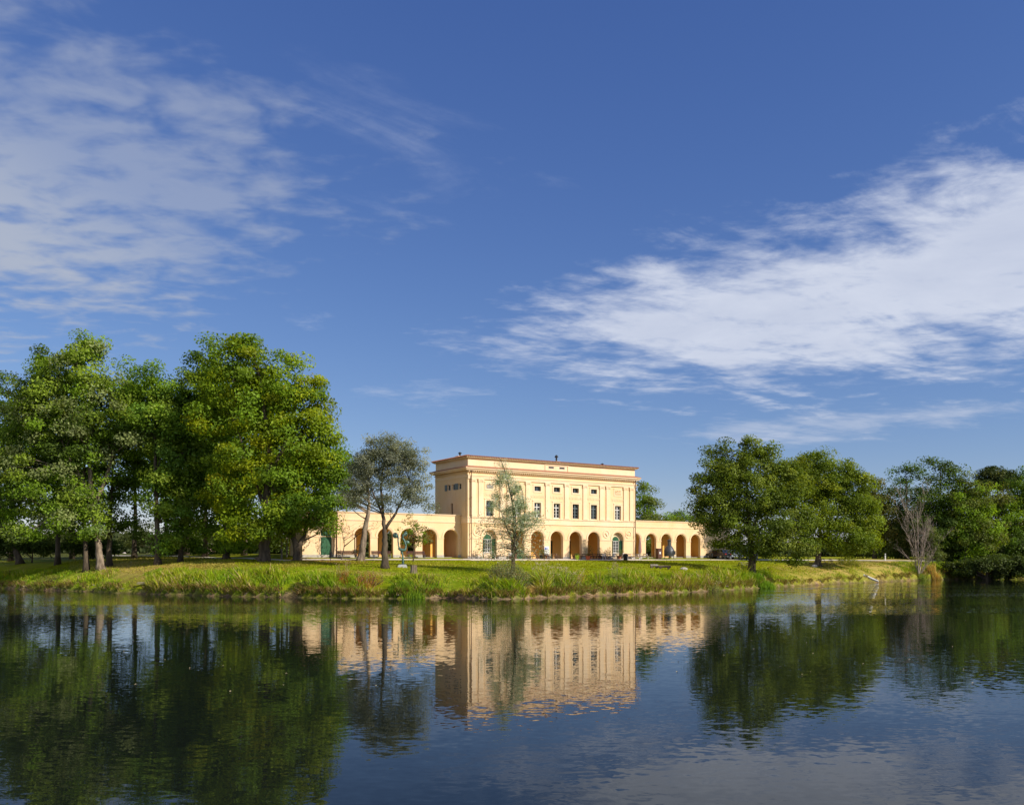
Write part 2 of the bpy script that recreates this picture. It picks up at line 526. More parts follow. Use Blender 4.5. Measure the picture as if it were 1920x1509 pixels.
def pick(px, py, lo=60.0, hi=330.0):
    """ground point seen at a photo pixel"""
    D = np.arange(lo, hi, 0.2); X = (px - 960) / F * D; ray = EYE - (py - HY) / F * D
    z = ground(np.stack([X, D], 1)); ok = np.where((z >= ray) & (z > 0.0))[0]
    i = ok[0] if len(ok) else len(D) - 1
    return float(X[i]), float(D[i]), float(z[i])


def shadow_zone(X, Y):
    return 0


def build_terrain():
    def axis(lo, hi, step, far_lo, far_hi):
        a = list(np.arange(lo, hi + 1e-6, step)); s = step
        while a[-1] < far_hi: s *= 1.28; a.append(a[-1] + s)
        s = step; b = [a[0]]
        while b[-1] > far_lo: s *= 1.28; b.append(b[-1] - s)
        return np.array(sorted(set(b[1:] + a)))
    ax = axis(-80, 102, 0.5, -4500, 4500)
    ay = axis(75, 162, 0.34, -260, 6000)
    GX, GY = np.meshgrid(ax, ay); P = np.stack([GX.ravel(), GY.ravel()], 1)
    z = ground(P)
    # sink the ground a little under the house so its floors stay clear
    rel = P - C0; s = rel @ U; t = rel @ MV
    inside = (s > -21.7) & (s < 51.2) & (t > 2.6) & (t < 6.0) | (s > 0.5) & (s < 29.0) & (t > 0.5) & (t < 9.0)
    z = np.where(inside, z - 0.6, z)
    n, m = len(ax), len(ay)
    idx = np.arange(n * m).reshape(m, n)
    q = np.stack([idx[:-1, :-1], idx[:-1, 1:], idx[1:, 1:], idx[1:, :-1]], -1).reshape(-1, 4)
    me = bpy.data.meshes.new('ground')
    me.vertices.add(n * m); co = np.column_stack([P, z]).astype(np.float32); me.vertices.foreach_set('co', co.ravel())
    me.loops.add(len(q) * 4); me.loops.foreach_set('vertex_index', q.ravel().astype(np.int32))
    me.polygons.add(len(q)); me.polygons.foreach_set('loop_start', np.arange(0, len(q) * 4, 4, dtype=np.int32))
    me.update(calc_edges=True); me.polygons.foreach_set('use_smooth', [True] * len(q))
    # cover: lawn, dry turf, bare bank soil, leaf litter
    ds = shore_d(P)
    ipx = 960 + F * P[:, 0] / np.maximum(P[:, 1], 1)
    nb = vnoise2(P[:, 0], P[:, 1], 21, 7.0); ns = vnoise2(P[:, 0], P[:, 1], 22, 2.2)
    lawn = np.array([0.235, 0.255, 0.004]); fresh = np.array([0.165, 0.25, 0.006]); dry = np.array([0.44, 0.32, 0.10]); soil = np.array([0.33, 0.235, 0.14]); litter = np.array([0.22, 0.105, 0.035])

    def mix(a, b, f): return a * (1 - f[:, None]) + b * f[:, None]
    c = np.tile(lawn, (len(P), 1))
    c = mix(c, fresh, np.clip(0.5 + nb * 0.8 - ds * 0.02, 0, 1))
    dl = np.clip((430 - ipx) / 120, 0, 1) * np.clip((ipx - 150) / 80, 0, 1) * np.clip(1.5 - np.abs(ds - 7.5) / 5.0, 0, 1)
    dr = np.clip((ipx - 1430) / 90, 0, 1) * np.clip((1760 - ipx) / 60, 0, 1) * np.clip(1.15 - np.abs(ds - 6) / 8.0, 0, 1)
    dm = np.clip((840 - ipx) / 60, 0, 1) * np.clip((ipx - 560) / 60, 0, 1) * np.clip(1.0 - np.abs(ds - 7.6) / 1.8, 0, 1) * 0.8
    dryf = np.clip(np.maximum(np.maximum(dl, dr * 1.15), dm) + ns * 0.35 - 0.1, 0, 0.85)
    c = mix(c, dry, dryf)
    gl = pick(640, 1052)
    lf = np.clip(1.25 - np.sqrt(((P[:, 0] - gl[0]) / 7.5) ** 2 + ((P[:, 1] - gl[1]) / 4.0) ** 2) + ns * 0.35, 0, 0.85)
    g2 = pick(470, 1056)
    lf = np.maximum(lf, np.clip(1.1 - np.sqrt(((P[:, 0] - g2[0]) / 14) ** 2 + ((P[:, 1] - g2[1]) / 6.0) ** 2) + ns * 0.4, 0, 0.5))
    c = mix(c, litter, lf)
    shadef = np.clip((-14 - P[:, 0]) / 12, 0, 1) * np.clip((ds - 17) / 10 + nb * 0.3, 0, 1) * np.clip((330 - P[:, 1]) / 60, 0, 1)
    rel = P - C0; shadef *= ((rel @ MV > 9) | (rel @ U < -27))
    c = mix(c, np.array([0.075, 0.085, 0.014]), shadef)  # woodland floor far left, darkened in its colour to stand in for tree shade
    so = np.clip((0.42 - z) / 0.22 + ns * 1.0 + nb * 0.5, 0, 1); c = mix(c, soil, so)
    mud = np.clip(-ds / 0.8 + 0.35 + ns * 0.3, 0, 1); c = mix(c, np.array([0.085, 0.06, 0.032]), mud)
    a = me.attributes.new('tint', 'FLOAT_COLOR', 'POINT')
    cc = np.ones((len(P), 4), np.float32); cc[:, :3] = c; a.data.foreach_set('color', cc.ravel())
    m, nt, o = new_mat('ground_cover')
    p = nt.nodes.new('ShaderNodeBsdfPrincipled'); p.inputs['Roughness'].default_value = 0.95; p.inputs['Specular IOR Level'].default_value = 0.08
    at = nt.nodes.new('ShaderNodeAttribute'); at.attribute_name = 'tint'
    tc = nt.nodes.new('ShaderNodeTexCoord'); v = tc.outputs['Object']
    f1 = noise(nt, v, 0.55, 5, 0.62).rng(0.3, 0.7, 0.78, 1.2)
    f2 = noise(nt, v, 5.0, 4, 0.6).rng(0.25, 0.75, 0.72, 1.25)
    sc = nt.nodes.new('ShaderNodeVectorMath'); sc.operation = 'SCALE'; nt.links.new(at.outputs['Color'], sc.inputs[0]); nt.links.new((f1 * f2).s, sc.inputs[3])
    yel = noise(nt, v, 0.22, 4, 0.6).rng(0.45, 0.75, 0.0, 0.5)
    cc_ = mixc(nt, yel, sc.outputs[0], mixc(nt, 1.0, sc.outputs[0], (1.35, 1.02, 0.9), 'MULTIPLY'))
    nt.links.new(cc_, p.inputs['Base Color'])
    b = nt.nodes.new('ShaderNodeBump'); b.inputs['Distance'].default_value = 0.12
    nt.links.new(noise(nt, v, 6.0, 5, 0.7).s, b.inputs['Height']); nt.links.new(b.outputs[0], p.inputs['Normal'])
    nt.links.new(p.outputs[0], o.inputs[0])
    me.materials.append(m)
    ob = bpy.data.objects.new('ground', me); COL.objects.link(ob); tag(ob, kind='structure')


def build_water():
    m, nt, o = new_mat('pond_water')
    p = nt.nodes.new('ShaderNodeBsdfPrincipled')
    p.inputs['Base Color'].default_value = (0.007, 0.010, 0.008, 1); p.inputs['Roughness'].default_value = 0.0; p.inputs['IOR'].default_value = 1.333; p.inputs['Specular IOR Level'].default_value = 0.26
    tc = nt.nodes.new('ShaderNodeTexCoord'); X, Y, Z = sepx(nt, tc.outputs['Object'])
    fine = comb(nt, X * 0.55, Y * 1.0, 0.0)
    mid = comb(nt, X * 0.35 + Y * 0.1, Y * 1.0, 4.0)
    cf = nt.nodes.new('ShaderNodeSeparateColor'); nt.links.new(noise(nt, fine, 6.5, 2, 0.5, 0, True), cf.inputs[0])
    cm = nt.nodes.new('ShaderNodeSeparateColor'); nt.links.new(noise(nt, mid, 1.4, 1, 0.5, 0, True), cm.inputs[0])
    # patches where the breeze ruffles the surface
    big = noise(nt, comb(nt, X * 0.25, Y * 1.0, 9.0), 0.045, 3, 0.5)
    strip = (Y + (noise(nt, comb(nt, X, Y, 2.0), 0.03, 2) - 0.5) * 12.0)
    s1 = strip.rng(57, 63) * strip.rng(67, 75, 1.0, 0.0)
    sr_ = X.rng(18, 45) * (Y.rng(80, 92) * Y.rng(112, 130, 1.0, 0.0)) * (noise(nt, comb(nt, X * 0.25, Y, 5.0), 0.12, 3).rng(0.42, 0.58))
    sl_ = X.rng(-45, -30, 1.0, 0.0) * Y.rng(76, 82) * Y.rng(90, 98, 1.0, 0.0)
    patch = big.rng(0.5, 0.68)
    near = Y.rng(10, 26, 1.0, 0.0)
    amp = (patch * 0.016 + 0.021) * Y.rng(14, 58, 0.52, 1.3) + s1 * 0.10 + sr_ * 0.22 + sl_ * 0.08
    nx = (V(nt, cf.outputs[0]) - 0.5) * amp * 0.9 + (V(nt, cm.outputs[0]) - 0.5) * 0.006
    ny = (V(nt, cf.outputs[1]) - 0.5) * amp * 2.6 + (V(nt, cm.outputs[1]) - 0.5) * 0.014
    nv = comb(nt, nx, ny, 1.0)
    nn = nt.nodes.new('ShaderNodeVectorMath'); nn.operation = 'NORMALIZE'; nt.links.new(nv, nn.inputs[0])
    nt.links.new(nn.outputs[0], p.inputs['Normal'])
    nt.links.new(p.outputs[0], o.inputs[0])
    mb = MB(); mb.add([(-420, -60, 0), (420, -60, 0), (420, 240, 0), (-420, 240, 0)], [(0, 1, 2, 3)])
    ob = mb.build('water', m); tag(ob, kind='structure')


build_terrain()
build_water()


# ------------------------------------------------------------------ paths
def strip_mesh(name, line, offs, lift, mat, step=0.8):
    """a ribbon along a polyline (world xy), offsets across it, draped on the ground"""
    L = np.array(line, float); out = []
    for a, b in zip(L[:-1], L[1:]):
        n = max(2, int(np.hypot(*(b - a)) / step)); out += [a + (b - a) * i / n for i in range(n)]
    out.append(L[-1]); P = np.array(out)
    d = np.gradient(P, axis=0); d /= np.linalg.norm(d, axis=1)[:, None]; nrm = np.stack([-d[:, 1], d[:, 0]], 1)
    k = 6; rows = []
    for j in range(k + 1):
        w = offs[0] + (offs[1] - offs[0]) * j / k
        Q = P + nrm * (w + (vnoise(np.arange(len(P)), 40 + j, 3.0)[:, None] * 0.12 if j in (0, k) else 0)); rows.append(np.column_stack([Q, ground(Q, False) + lift]))
    n = len(P); vs = np.concatenate(rows); mb = MB()
    mb.v = [tuple(v) for v in vs]
    mb.f = [(j * n + i, j * n + i + 1, (j + 1) * n + i + 1, (j + 1) * n + i) for j in range(k) for i in range(n - 1)]
    o = mb.build(name, mat, None, True); tag(o, kind='structure'); return o


strip_mesh('path', [(-78, 168), (-52, 131), (-36, 111.5), tuple(loc_xy(-25, -0.8)), tuple(loc_xy(-1.0, -0.9))], (-1.0, 0.35), 0.035, M_PATH)
strip_mesh('path', [tuple(loc_xy(-1.0, -1.6)), tuple(loc_xy(29.6, -1.6))], (-1.35, 1.42), 0.04, M_PATH)
strip_mesh('path', [tuple(loc_xy(29.6, -1.6)), tuple(loc_xy(54, -1.5)), (75, 164), (118, 197)], (-1.1, 0.35), 0.035, M_PATH)


# ------------------------------------------------------------------ the house
HOUSE = thing('manor_house', 'long ochre manor house with a three storey centre and arcaded wings', 'manor house', (C0[0], C0[1], Z0), BROT)
L = 29.5; CX = L / 2; W = 9.3
SP = 3.36; AW = 2.24; SPR = 2.9
WR = 1.8              # the wings stand back this far
WD = 4.4              # arcade depth of the wings
ZW = 0.27             # ground of the wings above that of the centre
WIN_X = [CX - 11.3] + [CX + SP * k for k in (-2, -1, 0, 1, 2)] + [CX + 11.3]
PIL_X = sorted([CX + s * d for s in (-1, 1) for d in (1.68, 5.04, 8.15, 9.37, 12.73, 13.95)])


def part(mb, name, mat, parent=None, label=None, smooth=False):
    o = mb.build(name, mat, HOUSE if parent is None else parent, smooth)
    if label: o['label'] = label
    return o


def arch_outline(s0, s1, z0, z1, arches, zb, k=14):
    """wall outline with round arches that stand on the ground"""
    pts = [(s0, z0)]
    for c, w, spr in arches:
        r = w / 2
        pts += [(c - r, zb)] if False else [(c - r, z0)]
        pts += [(c - r * math.cos(PI * i / k), spr + r * math.sin(PI * i / k)) for i in range(k + 1)]
        pts += [(c + r, z0)]
    pts += [(s1, z0), (s1, z1), (s0, z1)]
    return pts


def holes_wall(mb, s0, s1, z0, z1, holes, t0, t1, axis='s'):
    """upright wall with rectangular holes: front and back sheets and the reveals"""
    xs = sorted({s0, s1} | {h[0] for h in holes} | {h[1] for h in holes})
    zs = sorted({z0, z1} | {h[2] for h in holes} | {h[3] for h in holes})
    P = (lambda s, t, z: (s, t, z)) if axis == 's' else (lambda s, t, z: (t, s, z))

    def quad(a, b, c, d): mb.add([P(*a), P(*b), P(*c), P(*d)], [(0, 1, 2, 3)])
    for a, b in zip(xs[:-1], xs[1:]):
        for c, d in zip(zs[:-1], zs[1:]):
            mx, mz = (a + b) / 2, (c + d) / 2
            if any(h[0] < mx < h[1] and h[2] < mz < h[3] for h in holes): continue
            quad((a, t0, c), (b, t0, c), (b, t0, d), (a, t0, d)); quad((b, t1, c), (a, t1, c), (a, t1, d), (b, t1, d))
    for h in holes:
        a, b, c, d = h
        quad((a, t0, c), (a, t1, c), (a, t1, d), (a, t0, d)); quad((b, t1, c), (b, t0, c), (b, t0, d), (b, t1, d))
        quad((a, t0, c), (b, t0, c), (b, t1, c), (a, t1, c)); quad((a, t1, d), (b, t1, d), (b, t0, d), (a, t0, d))
    for e, o in ((s0, 1), (s1, 0)):
        quad((e, t1, z0), (e, t0, z0), (e, t0, z1), (e, t1, z1))
    quad((s0, t0, z1), (s1, t0, z1), (s1, t1, z1), (s0, t1, z1))


# --- centre block walls
arches = [(x, AW, SPR) for x in WIN_X]
mb = MB(); mb.prism(arch_outline(0.0, L, -0.5, 4.9, arches, 0), 0.0, 0.55)
part(mb, 'front_wall', M_WALL)
mb = MB()
holes = [(x - 0.58, x + 0.58, 5.88, 8.0) for x in WIN_X] + [(x - 0.56, x + 0.56, 9.62, 10.3) for x in WIN_X[1:-1]]
holes_wall(mb, 0.0, L, 5.72, 12.0, holes, 0.0, 0.45)
part(mb, 'front_wall', M_WALL)
mb = MB(); mb.box(0.0, L, 0.0, 0.55, 4.9, 5.72); part(mb, 'front_wall', M_WALL)
# left side wall, with its row of small windows and the door on the wing roof
mb = MB(); sideh = [(1.75, 2.55, 9.55, 10.35), (3.55, 4.3, 9.55, 10.35), (4.75, 5.65, 9.55, 10.35), (4.1, 4.7, 6.08, 7.75)]
holes_wall(mb, 0.56, W, -0.5, 12.0, sideh, 0.0, 0.45, 'y'); part(mb, 'side_wall', M_WALL)
mb = MB(); mb.box(L - 0.45, L, 0.56, W, -0.5, 12.0); part(mb, 'side_wall', M_WALL)
mb = MB(); mb.box(0.46, L - 0.46, W - 0.45, W, -0.5, 12.0); part(mb, 'rear_wall', M_WALL)
mb = MB(); mb.box(0.46, L - 0.46, 0.56, W - 0.46, 4.75, 5.1); mb.box(0.46, L - 0.46, 0.56, W - 0.46, 8.8, 9.0); part(mb, 'floor_slab', M_IN)
mb = MB(); mb.box(0.46, L - 0.46, 0.56, W - 0.46, -0.3, 0.06); part(mb, 'loggia_floor', M_STONE)
# loggia behind the five arches
LT = 3.9
lx0, lx1 = WIN_X[1] - 1.75, WIN_X[5] + 1.75
mb = MB(); doors = [(CX - 5.4, CX - 4.0), (CX + 0.75, CX + 2.1), (CX + 4.1, CX + 5.45)]
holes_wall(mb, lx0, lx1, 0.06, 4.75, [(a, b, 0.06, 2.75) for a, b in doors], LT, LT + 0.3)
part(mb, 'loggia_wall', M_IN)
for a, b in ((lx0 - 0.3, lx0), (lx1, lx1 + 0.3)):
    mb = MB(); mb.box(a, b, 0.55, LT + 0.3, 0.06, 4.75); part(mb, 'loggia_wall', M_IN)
for i, (a, b) in enumerate(doors):
    mb = MB(); mb.box(a + 0.03, b - 0.03, LT + 0.16, LT + 0.22, 0.07, 2.72)
    for k in range(2):
        c = a + 0.08 + k * (b - a - 0.1) / 2; w_ = (b - a - 0.22) / 2
        mb.box(c, c + w_, LT + 0.13, LT + 0.16, 0.25, 1.2); mb.box(c, c + w_, LT + 0.13, LT + 0.16, 1.4, 2.55)
    part(mb, 'door', M_DGREEN)
mb = MB(); mb.box(lx1 - 1.15, lx1 - 0.25, LT - 0.05, LT - 0.005, 0.08, 2.65); part(mb, 'door', M_WHITE, label='pale door at the end of the loggia')

# arched windows at both ends with open green shutters
for x in (WIN_X[0], WIN_X[6]):
    r = 0.67
    mb = MB(); out = [(x - AW / 2 - .02, 0.05), (x - r, 0.05)] if False else []
    # infill wall with an arched opening above a sill
    k = 12; n0 = 0.95
    pts = [(x - 1.16, -0.3), (x + 1.16, -0.3), (x + 1.16, 4.3), (x + 0.001, 4.3), (x + 0.001, 2.75 + r)]
    right = [(x + r * math.sin(PI / 2 * i / k), 2.75 + r * math.cos(PI / 2 * i / k)) for i in range(1, k + 1)] + [(x + r, n0), (x + 0.001, n0), (x + 0.001, -0.3)]
    mb.prism([(x + 0.001, -0.3), (x + 1.16, -0.3), (x + 1.16, 4.3), (x + 0.001, 4.3), (x + 0.001, 2.75 + r)] + [(x + r * math.sin(PI / 2 * i / k), 2.75 + r * math.cos(PI / 2 * i / k)) for i in range(1, k + 1)] + [(x + r, n0), (x + 0.001, n0)], 0.56, 0.8)
    mb.prism([(x - 0.001, n0), (x - r, n0)] + [(x - r * math.sin(PI / 2 * i / k), 2.75 + r * math.cos(PI / 2 * i / k)) for i in range(k, 0, -1)] + [(x - 0.001, 2.75 + r), (x - 0.001, 4.3), (x - 1.16, 4.3), (x - 1.16, -0.3), (x - 0.001, -0.3)], 0.56, 0.8)
    part(mb, 'niche_wall', M_TRIM)
    win = MB(); win.box(x - r + .005, x + r - .005, 0.62, 0.7, n0 + .001, n0 + 0.07); win.box(x - r + .005, x + r - .005, 0.62, 0.7, 2.68, 2.75)
    win.box(x - r + .005, x - r + 0.07, 0.62, 0.7, n0 + .07, 2.68); win.box(x + r - 0.07, x + r - .005, 0.62, 0.7, n0 + .07, 2.68); win.box(x - 0.035, x + 0.035, 0.61, 0.7, n0 + .07, 2.68)
    for dx in (-0.33, 0.33): win.box(x + dx - 0.015, x + dx + 0.015, 0.635, 0.69, n0 + 0.07, 2.68)
    for z in (1.38, 1.81, 2.24):
        for a, b in ((-r + .07, -.035), (.035, r - .07)): win.box(x + a, x + b, 0.64, 0.69, z - 0.016, z + 0.016)
    wo = part(win, 'arched_window', M_WHITE)
    g = MB(); g.box(x - r + .01, x + r - .01, 0.705, 0.725, n0 + .01, 2.74); part(g, 'pane', M_GLASS, wo)
    fan = MB(); fan.prism([(x + (r - .004) * math.cos(PI * i / 16), 2.752 + (r - .004) * math.sin(PI * i / 16)) for i in range(17)], 0.60, 0.66)
    for i in range(1, 6):
        t = PI * i / 6; fan.obox((x + 0.33 * math.cos(t), 0.595, 2.76 + 0.33 * math.sin(t)), (math.cos(t), 0, math.sin(t)), 0.31, (0, 1, 0), 0.012, (-math.sin(t), 0, math.cos(t)), 0.018)
    part(fan, 'fanlight', M_GREEN, wo)
    sl = MB(); sl.box(x - r - 0.08, x + r + 0.08, 0.50, 0.64, n0 - 0.09, n0 - 0.001); part(sl, 'sill', M_STONE, wo)
    for sgn in (-1, 1):
        hx, hy = x + sgn * (r + 0.03), 0.55
        ang = R(28) if sgn > 0 else R(62)
        dx, dy = sgn * math.cos(ang), -math.sin(ang)
        w_ = 0.62 if sgn > 0 else 0.60
        if sgn > 0: w_ = 0.5
        c = (hx + dx * w_ / 2, hy + dy * w_ / 2, 1.42)
        mb = MB(); mb.obox(c, (dx, dy, 0), w_ / 2, (-dy, dx, 0), 0.022, (0, 0, 1), 1.36)
        nx, ny = -dy, dx
        if ny > 0: nx, ny = -nx, -ny
        for zc, hz in ((0.72, 0.5), (2.0, 0.6)):
            for q in range(7):
                zz = zc - hz + hz * 2 * (q + 0.5) / 7
                mb.obox((c[0] + nx * 0.03, c[1] + ny * 0.03, zz), (dx, dy, 0), w_ / 2 - 0.07, (nx, ny, 0), 0.012, (0, 0, 1), hz / 9)
        part(mb, 'shutter', M_GREEN, wo)

# archivolts and impost mouldings
for x in WIN_X:
    mb = MB(); mb.ring((x, SPR), AW / 2 + 0.10, AW / 2 + 0.30, -0.045, 0.002, k=18); mb.ring((x, SPR), AW / 2 + 0.24, AW / 2 + 0.31, -0.08, -0.044, k=18)
    part(mb, 'archivolt', M_TRIM)
edges = [0.0] + [v for x in WIN_X for v in (x - AW / 2, x + AW / 2)] + [L]
for a, b in zip(edges[::2], edges[1::2]):
    mb = MB(); mb.box(a - 0.03, b + 0.03, -0.05, 0.002, SPR - 0.16, SPR - 0.02); mb.box(a - 0.06, b + 0.06, -0.085, 0.002, SPR - 0.07, SPR - 0.021)
    part(mb, 'impost_moulding', M_TRIM)
    mb = MB(); mb.box(a - 0.02, b + 0.02, -0.05, 0.003, -0.4, 0.35); part(mb, 'plinth', M_STONE)

# medallions beside the arched windows
for x in [CX + d for d in (-13.35, -9.05, 9.05, 13.35)]:
    mb = MB(); mb.ring((x, 3.75), 0.46, 0.60, -0.07, 0.002, 0, 2 * PI, 20); o = part(mb, 'medallion', M_TRIM)
    mb = MB(); rr = random.Random(int(x * 10))
    for i in range(11):
        a = rr.uniform(0, 2 * PI); q = rr.uniform(0, 0.3); s_ = rr.uniform(0.05, 0.13)
        mb.obox((x + q * math.cos(a), -0.035 - i * 0.002, 3.75 + q * math.sin(a) * 1.1), (math.cos(a), 0, math.sin(a)), s_, (0, 1, 0), 0.036 + i * 0.003, (-math.sin(a), 0, math.cos(a)), s_ * 0.6)
    part(mb, 'relief', M_TRIM, o)

# string courses round the centre
mb = MB()
mb.box(-0.05, L + 0.05, -0.06, 0.001, 4.86, 5.6); mb.box(-0.09, L + 0.09, -0.10, 0.002, 4.88, 4.96); mb.box(-0.12, L + 0.12, -0.14, 0.002, 5.62, 5.76)
mb.box(-0.07, -0.001, 0.002, W + .05, 4.87, 5.61); mb.box(-0.11, 0.0015, 0.003, W + .05, 4.89, 4.95); mb.box(-0.13, 0.0015, 0.003, W + .05, 5.63, 5.75)
mb.box(L + 0.001, L + 0.07, 0.002, W + .05, 4.87, 5.61)
part(mb, 'string_course', M_TRIM)

# pilasters
for x in PIL_X:
    mb = MB(); w_ = 0.37
    mb.box(x - w_, x + w_, -0.13, 0.002, 6.02, 10.5)
    mb.box(x - w_ - 0.07, x + w_ + 0.07, -0.19, 0.003, 5.765, 5.9); mb.box(x - w_ - 0.035, x + w_ + 0.035, -0.16, 0.003, 5.902, 6.018)
    mb.box(x - w_ - 0.03, x + w_ + 0.03, -0.155, 0.003, 10.40, 10.46); mb.box(x - w_ - 0.09, x + w_ + 0.09, -0.21, 0.003, 10.72, 10.84)
    for sg in (-1, 1):
        mb.ring((x + sg * 0.33, 10.6), 0.03, 0.135, -0.2, 0.003, 0, 2 * PI, 10)
    mb.box(x - 0.28, x + 0.28, -0.17, 0.003, 10.56, 10.71)
    part(mb, 'pilaster', M_TRIM)
mb = MB(); mb.box(-0.02, L + 0.02, -0.14, 0.001, 10.86, 11.1); mb.box(-0.05, L + 0.05, -0.18, 0.002, 11.1, 11.28); mb.box(-0.09, L + 0.09, -0.24, 0.003, 11.281, 11.36)
mb.box(-0.04, 0.001, 0.002, W, 11.12, 11.34)
part(mb, 'architrave', M_TRIM)
mb = MB()
n = 84
for i in range(n):
    x = 0.1 + (L - 0.2) * i / (n - 1); mb.box(x - 0.09, x + 0.09, -0.34, 0.0, 11.82, 11.985)
o = part(mb, 'dentil_row', M_TRIM)
mb = MB()
for e, z0, z1 in ((0.12, 11.72, 11.82), (0.46, 11.99, 12.12), (0.54, 12.121, 12.2), (0.62, 12.201, 12.34)):
    mb.box(-e, L + e, -e, W + e, z0, z1)
part(mb, 'cornice', M_TRIM)
# tiled top of the cornice
def tile_skirt(name, e0, e1, z0, z1):
    m_ = MB(); a, b = (-e0, L + e0, -e0, W + e0), (-e1, L + e1, -e1, W + e1)
    def ring_(q, z): return [(q[0], q[2], z), (q[1], q[2], z), (q[1], q[3], z), (q[0], q[3], z)]
    m_.add(ring_(a, z0 - 0.05) + ring_(a, z0) + ring_(b, z1), [(0, 1, 5, 4), (1, 2, 6, 5), (2, 3, 7, 6), (3, 0, 4, 7), (4, 5, 9, 8), (5, 6, 10, 9), (6, 7, 11, 10), (7, 4, 8, 11), (3, 2, 1, 0)])
    return part(m_, name, M_TERRA)
tile_skirt('cornice_tiles', 0.66, 0.0, 12.392, 12.62)
# attic
A0 = 0.06
mb = MB()
mb.box(A0, L - A0, A0, W - A0, 12.35, 13.62); part(mb, 'attic_wall', M_TRIM)
mb = MB()
for a, b, c, d in ((CX - 2.05, CX + 2.05, 13.42, 13.5), (CX - 2.05, CX - 1.95, 12.6, 13.42), (CX + 1.95, CX + 2.05, 12.6, 13.42)): mb.box(a, b, A0 - 0.09, A0 + .003, c, d)
part(mb, 'attic_panel', M_TRIM)
for dx in (-0.95, 0.95):
    mb = MB(); mb.ring((CX + dx, 0), 0, 0.01, 0, 0.01) if False else None
    x = CX + dx; mb.box(x - 0.5, x + 0.5, A0 - 0.03, A0 + .002, 12.93, 13.0); mb.box(x - 0.5, x + 0.5, A0 - 0.03, A0 + .002, 13.2, 13.26)
    o = part(mb, 'attic_vent', M_STONE); mb = MB(); mb.box(x - 0.44, x + 0.44, A0 - 0.012, A0 + .001, 13.0, 13.2); part(mb, 'pane', M_DARKIN, o)
mb = MB()
for e, z0, z1 in ((0.16, 13.62, 13.7), (0.30, 13.701, 13.82)): mb.box(-e, L + e, -e, W + e, z0, z1)
part(mb, 'roof_cornice', M_TRIM)
# hipped tile roof with a toothed eaves row
mb = MB(); e = 0.4
mb.add([(-e, -e, 13.86), (L + e, -e, 13.86), (L + e, W + e, 13.86), (-e, W + e, 13.86), (W / 2, W / 2, 14.42), (L - W / 2, W / 2, 14.42)], [(0, 1, 5, 4), (1, 2, 5), (2, 3, 4, 5), (3, 0, 4), (0, 3, 2, 1)])
roof = part(mb, 'roof', M_TERRA)
mb = MB(); n = 110
for i in range(n):
    x = -e + (L + 2 * e) * (i + 0.5) / n; mb.tube([(x, -e - 0.06, 13.89), (x, -e + 0.5, 13.94)], 0.1, 5)
n = 36
for i in range(n):
    y = -e + (W + 2 * e) * (i + 0.5) / n; mb.tube([(-e - 0.06, y, 13.89), (-e + 0.5, y, 13.94)], 0.1, 5)
t_ = part(mb, 'eaves_tiles', M_TERRA, roof); t_['kind'] = 'stuff'
for s, t, h, big in ((1.4, 4.6, 0.28, 1), (16.4, 2.4, 0.22, 2), (25.0, 2.4, 0.1, 0)):
    zb = 14.0
    mb = MB(); mb.box(s - 0.45, s + 0.45, t - 0.4, t + 0.4, zb, zb + h); mb.box(s - 0.5, s + 0.5, t - 0.45, t + 0.45, zb + h, zb + h + 0.1)
    c = part(mb, 'chimney', M_TRIM, roof)
    mb = MB(); q = zb + h + 0.1; hh = (0.35, 0.55, 0.95)[big]
    mb.lathe([(0.12, q), (0.12, q + hh * 0.6), (0.26, q + hh * 0.62), (0.26, q + hh * 0.75), (0.1, q + hh)], s, t, 10)
    mm = part(mb, 'chimney_cowl', M_DARK, roof)

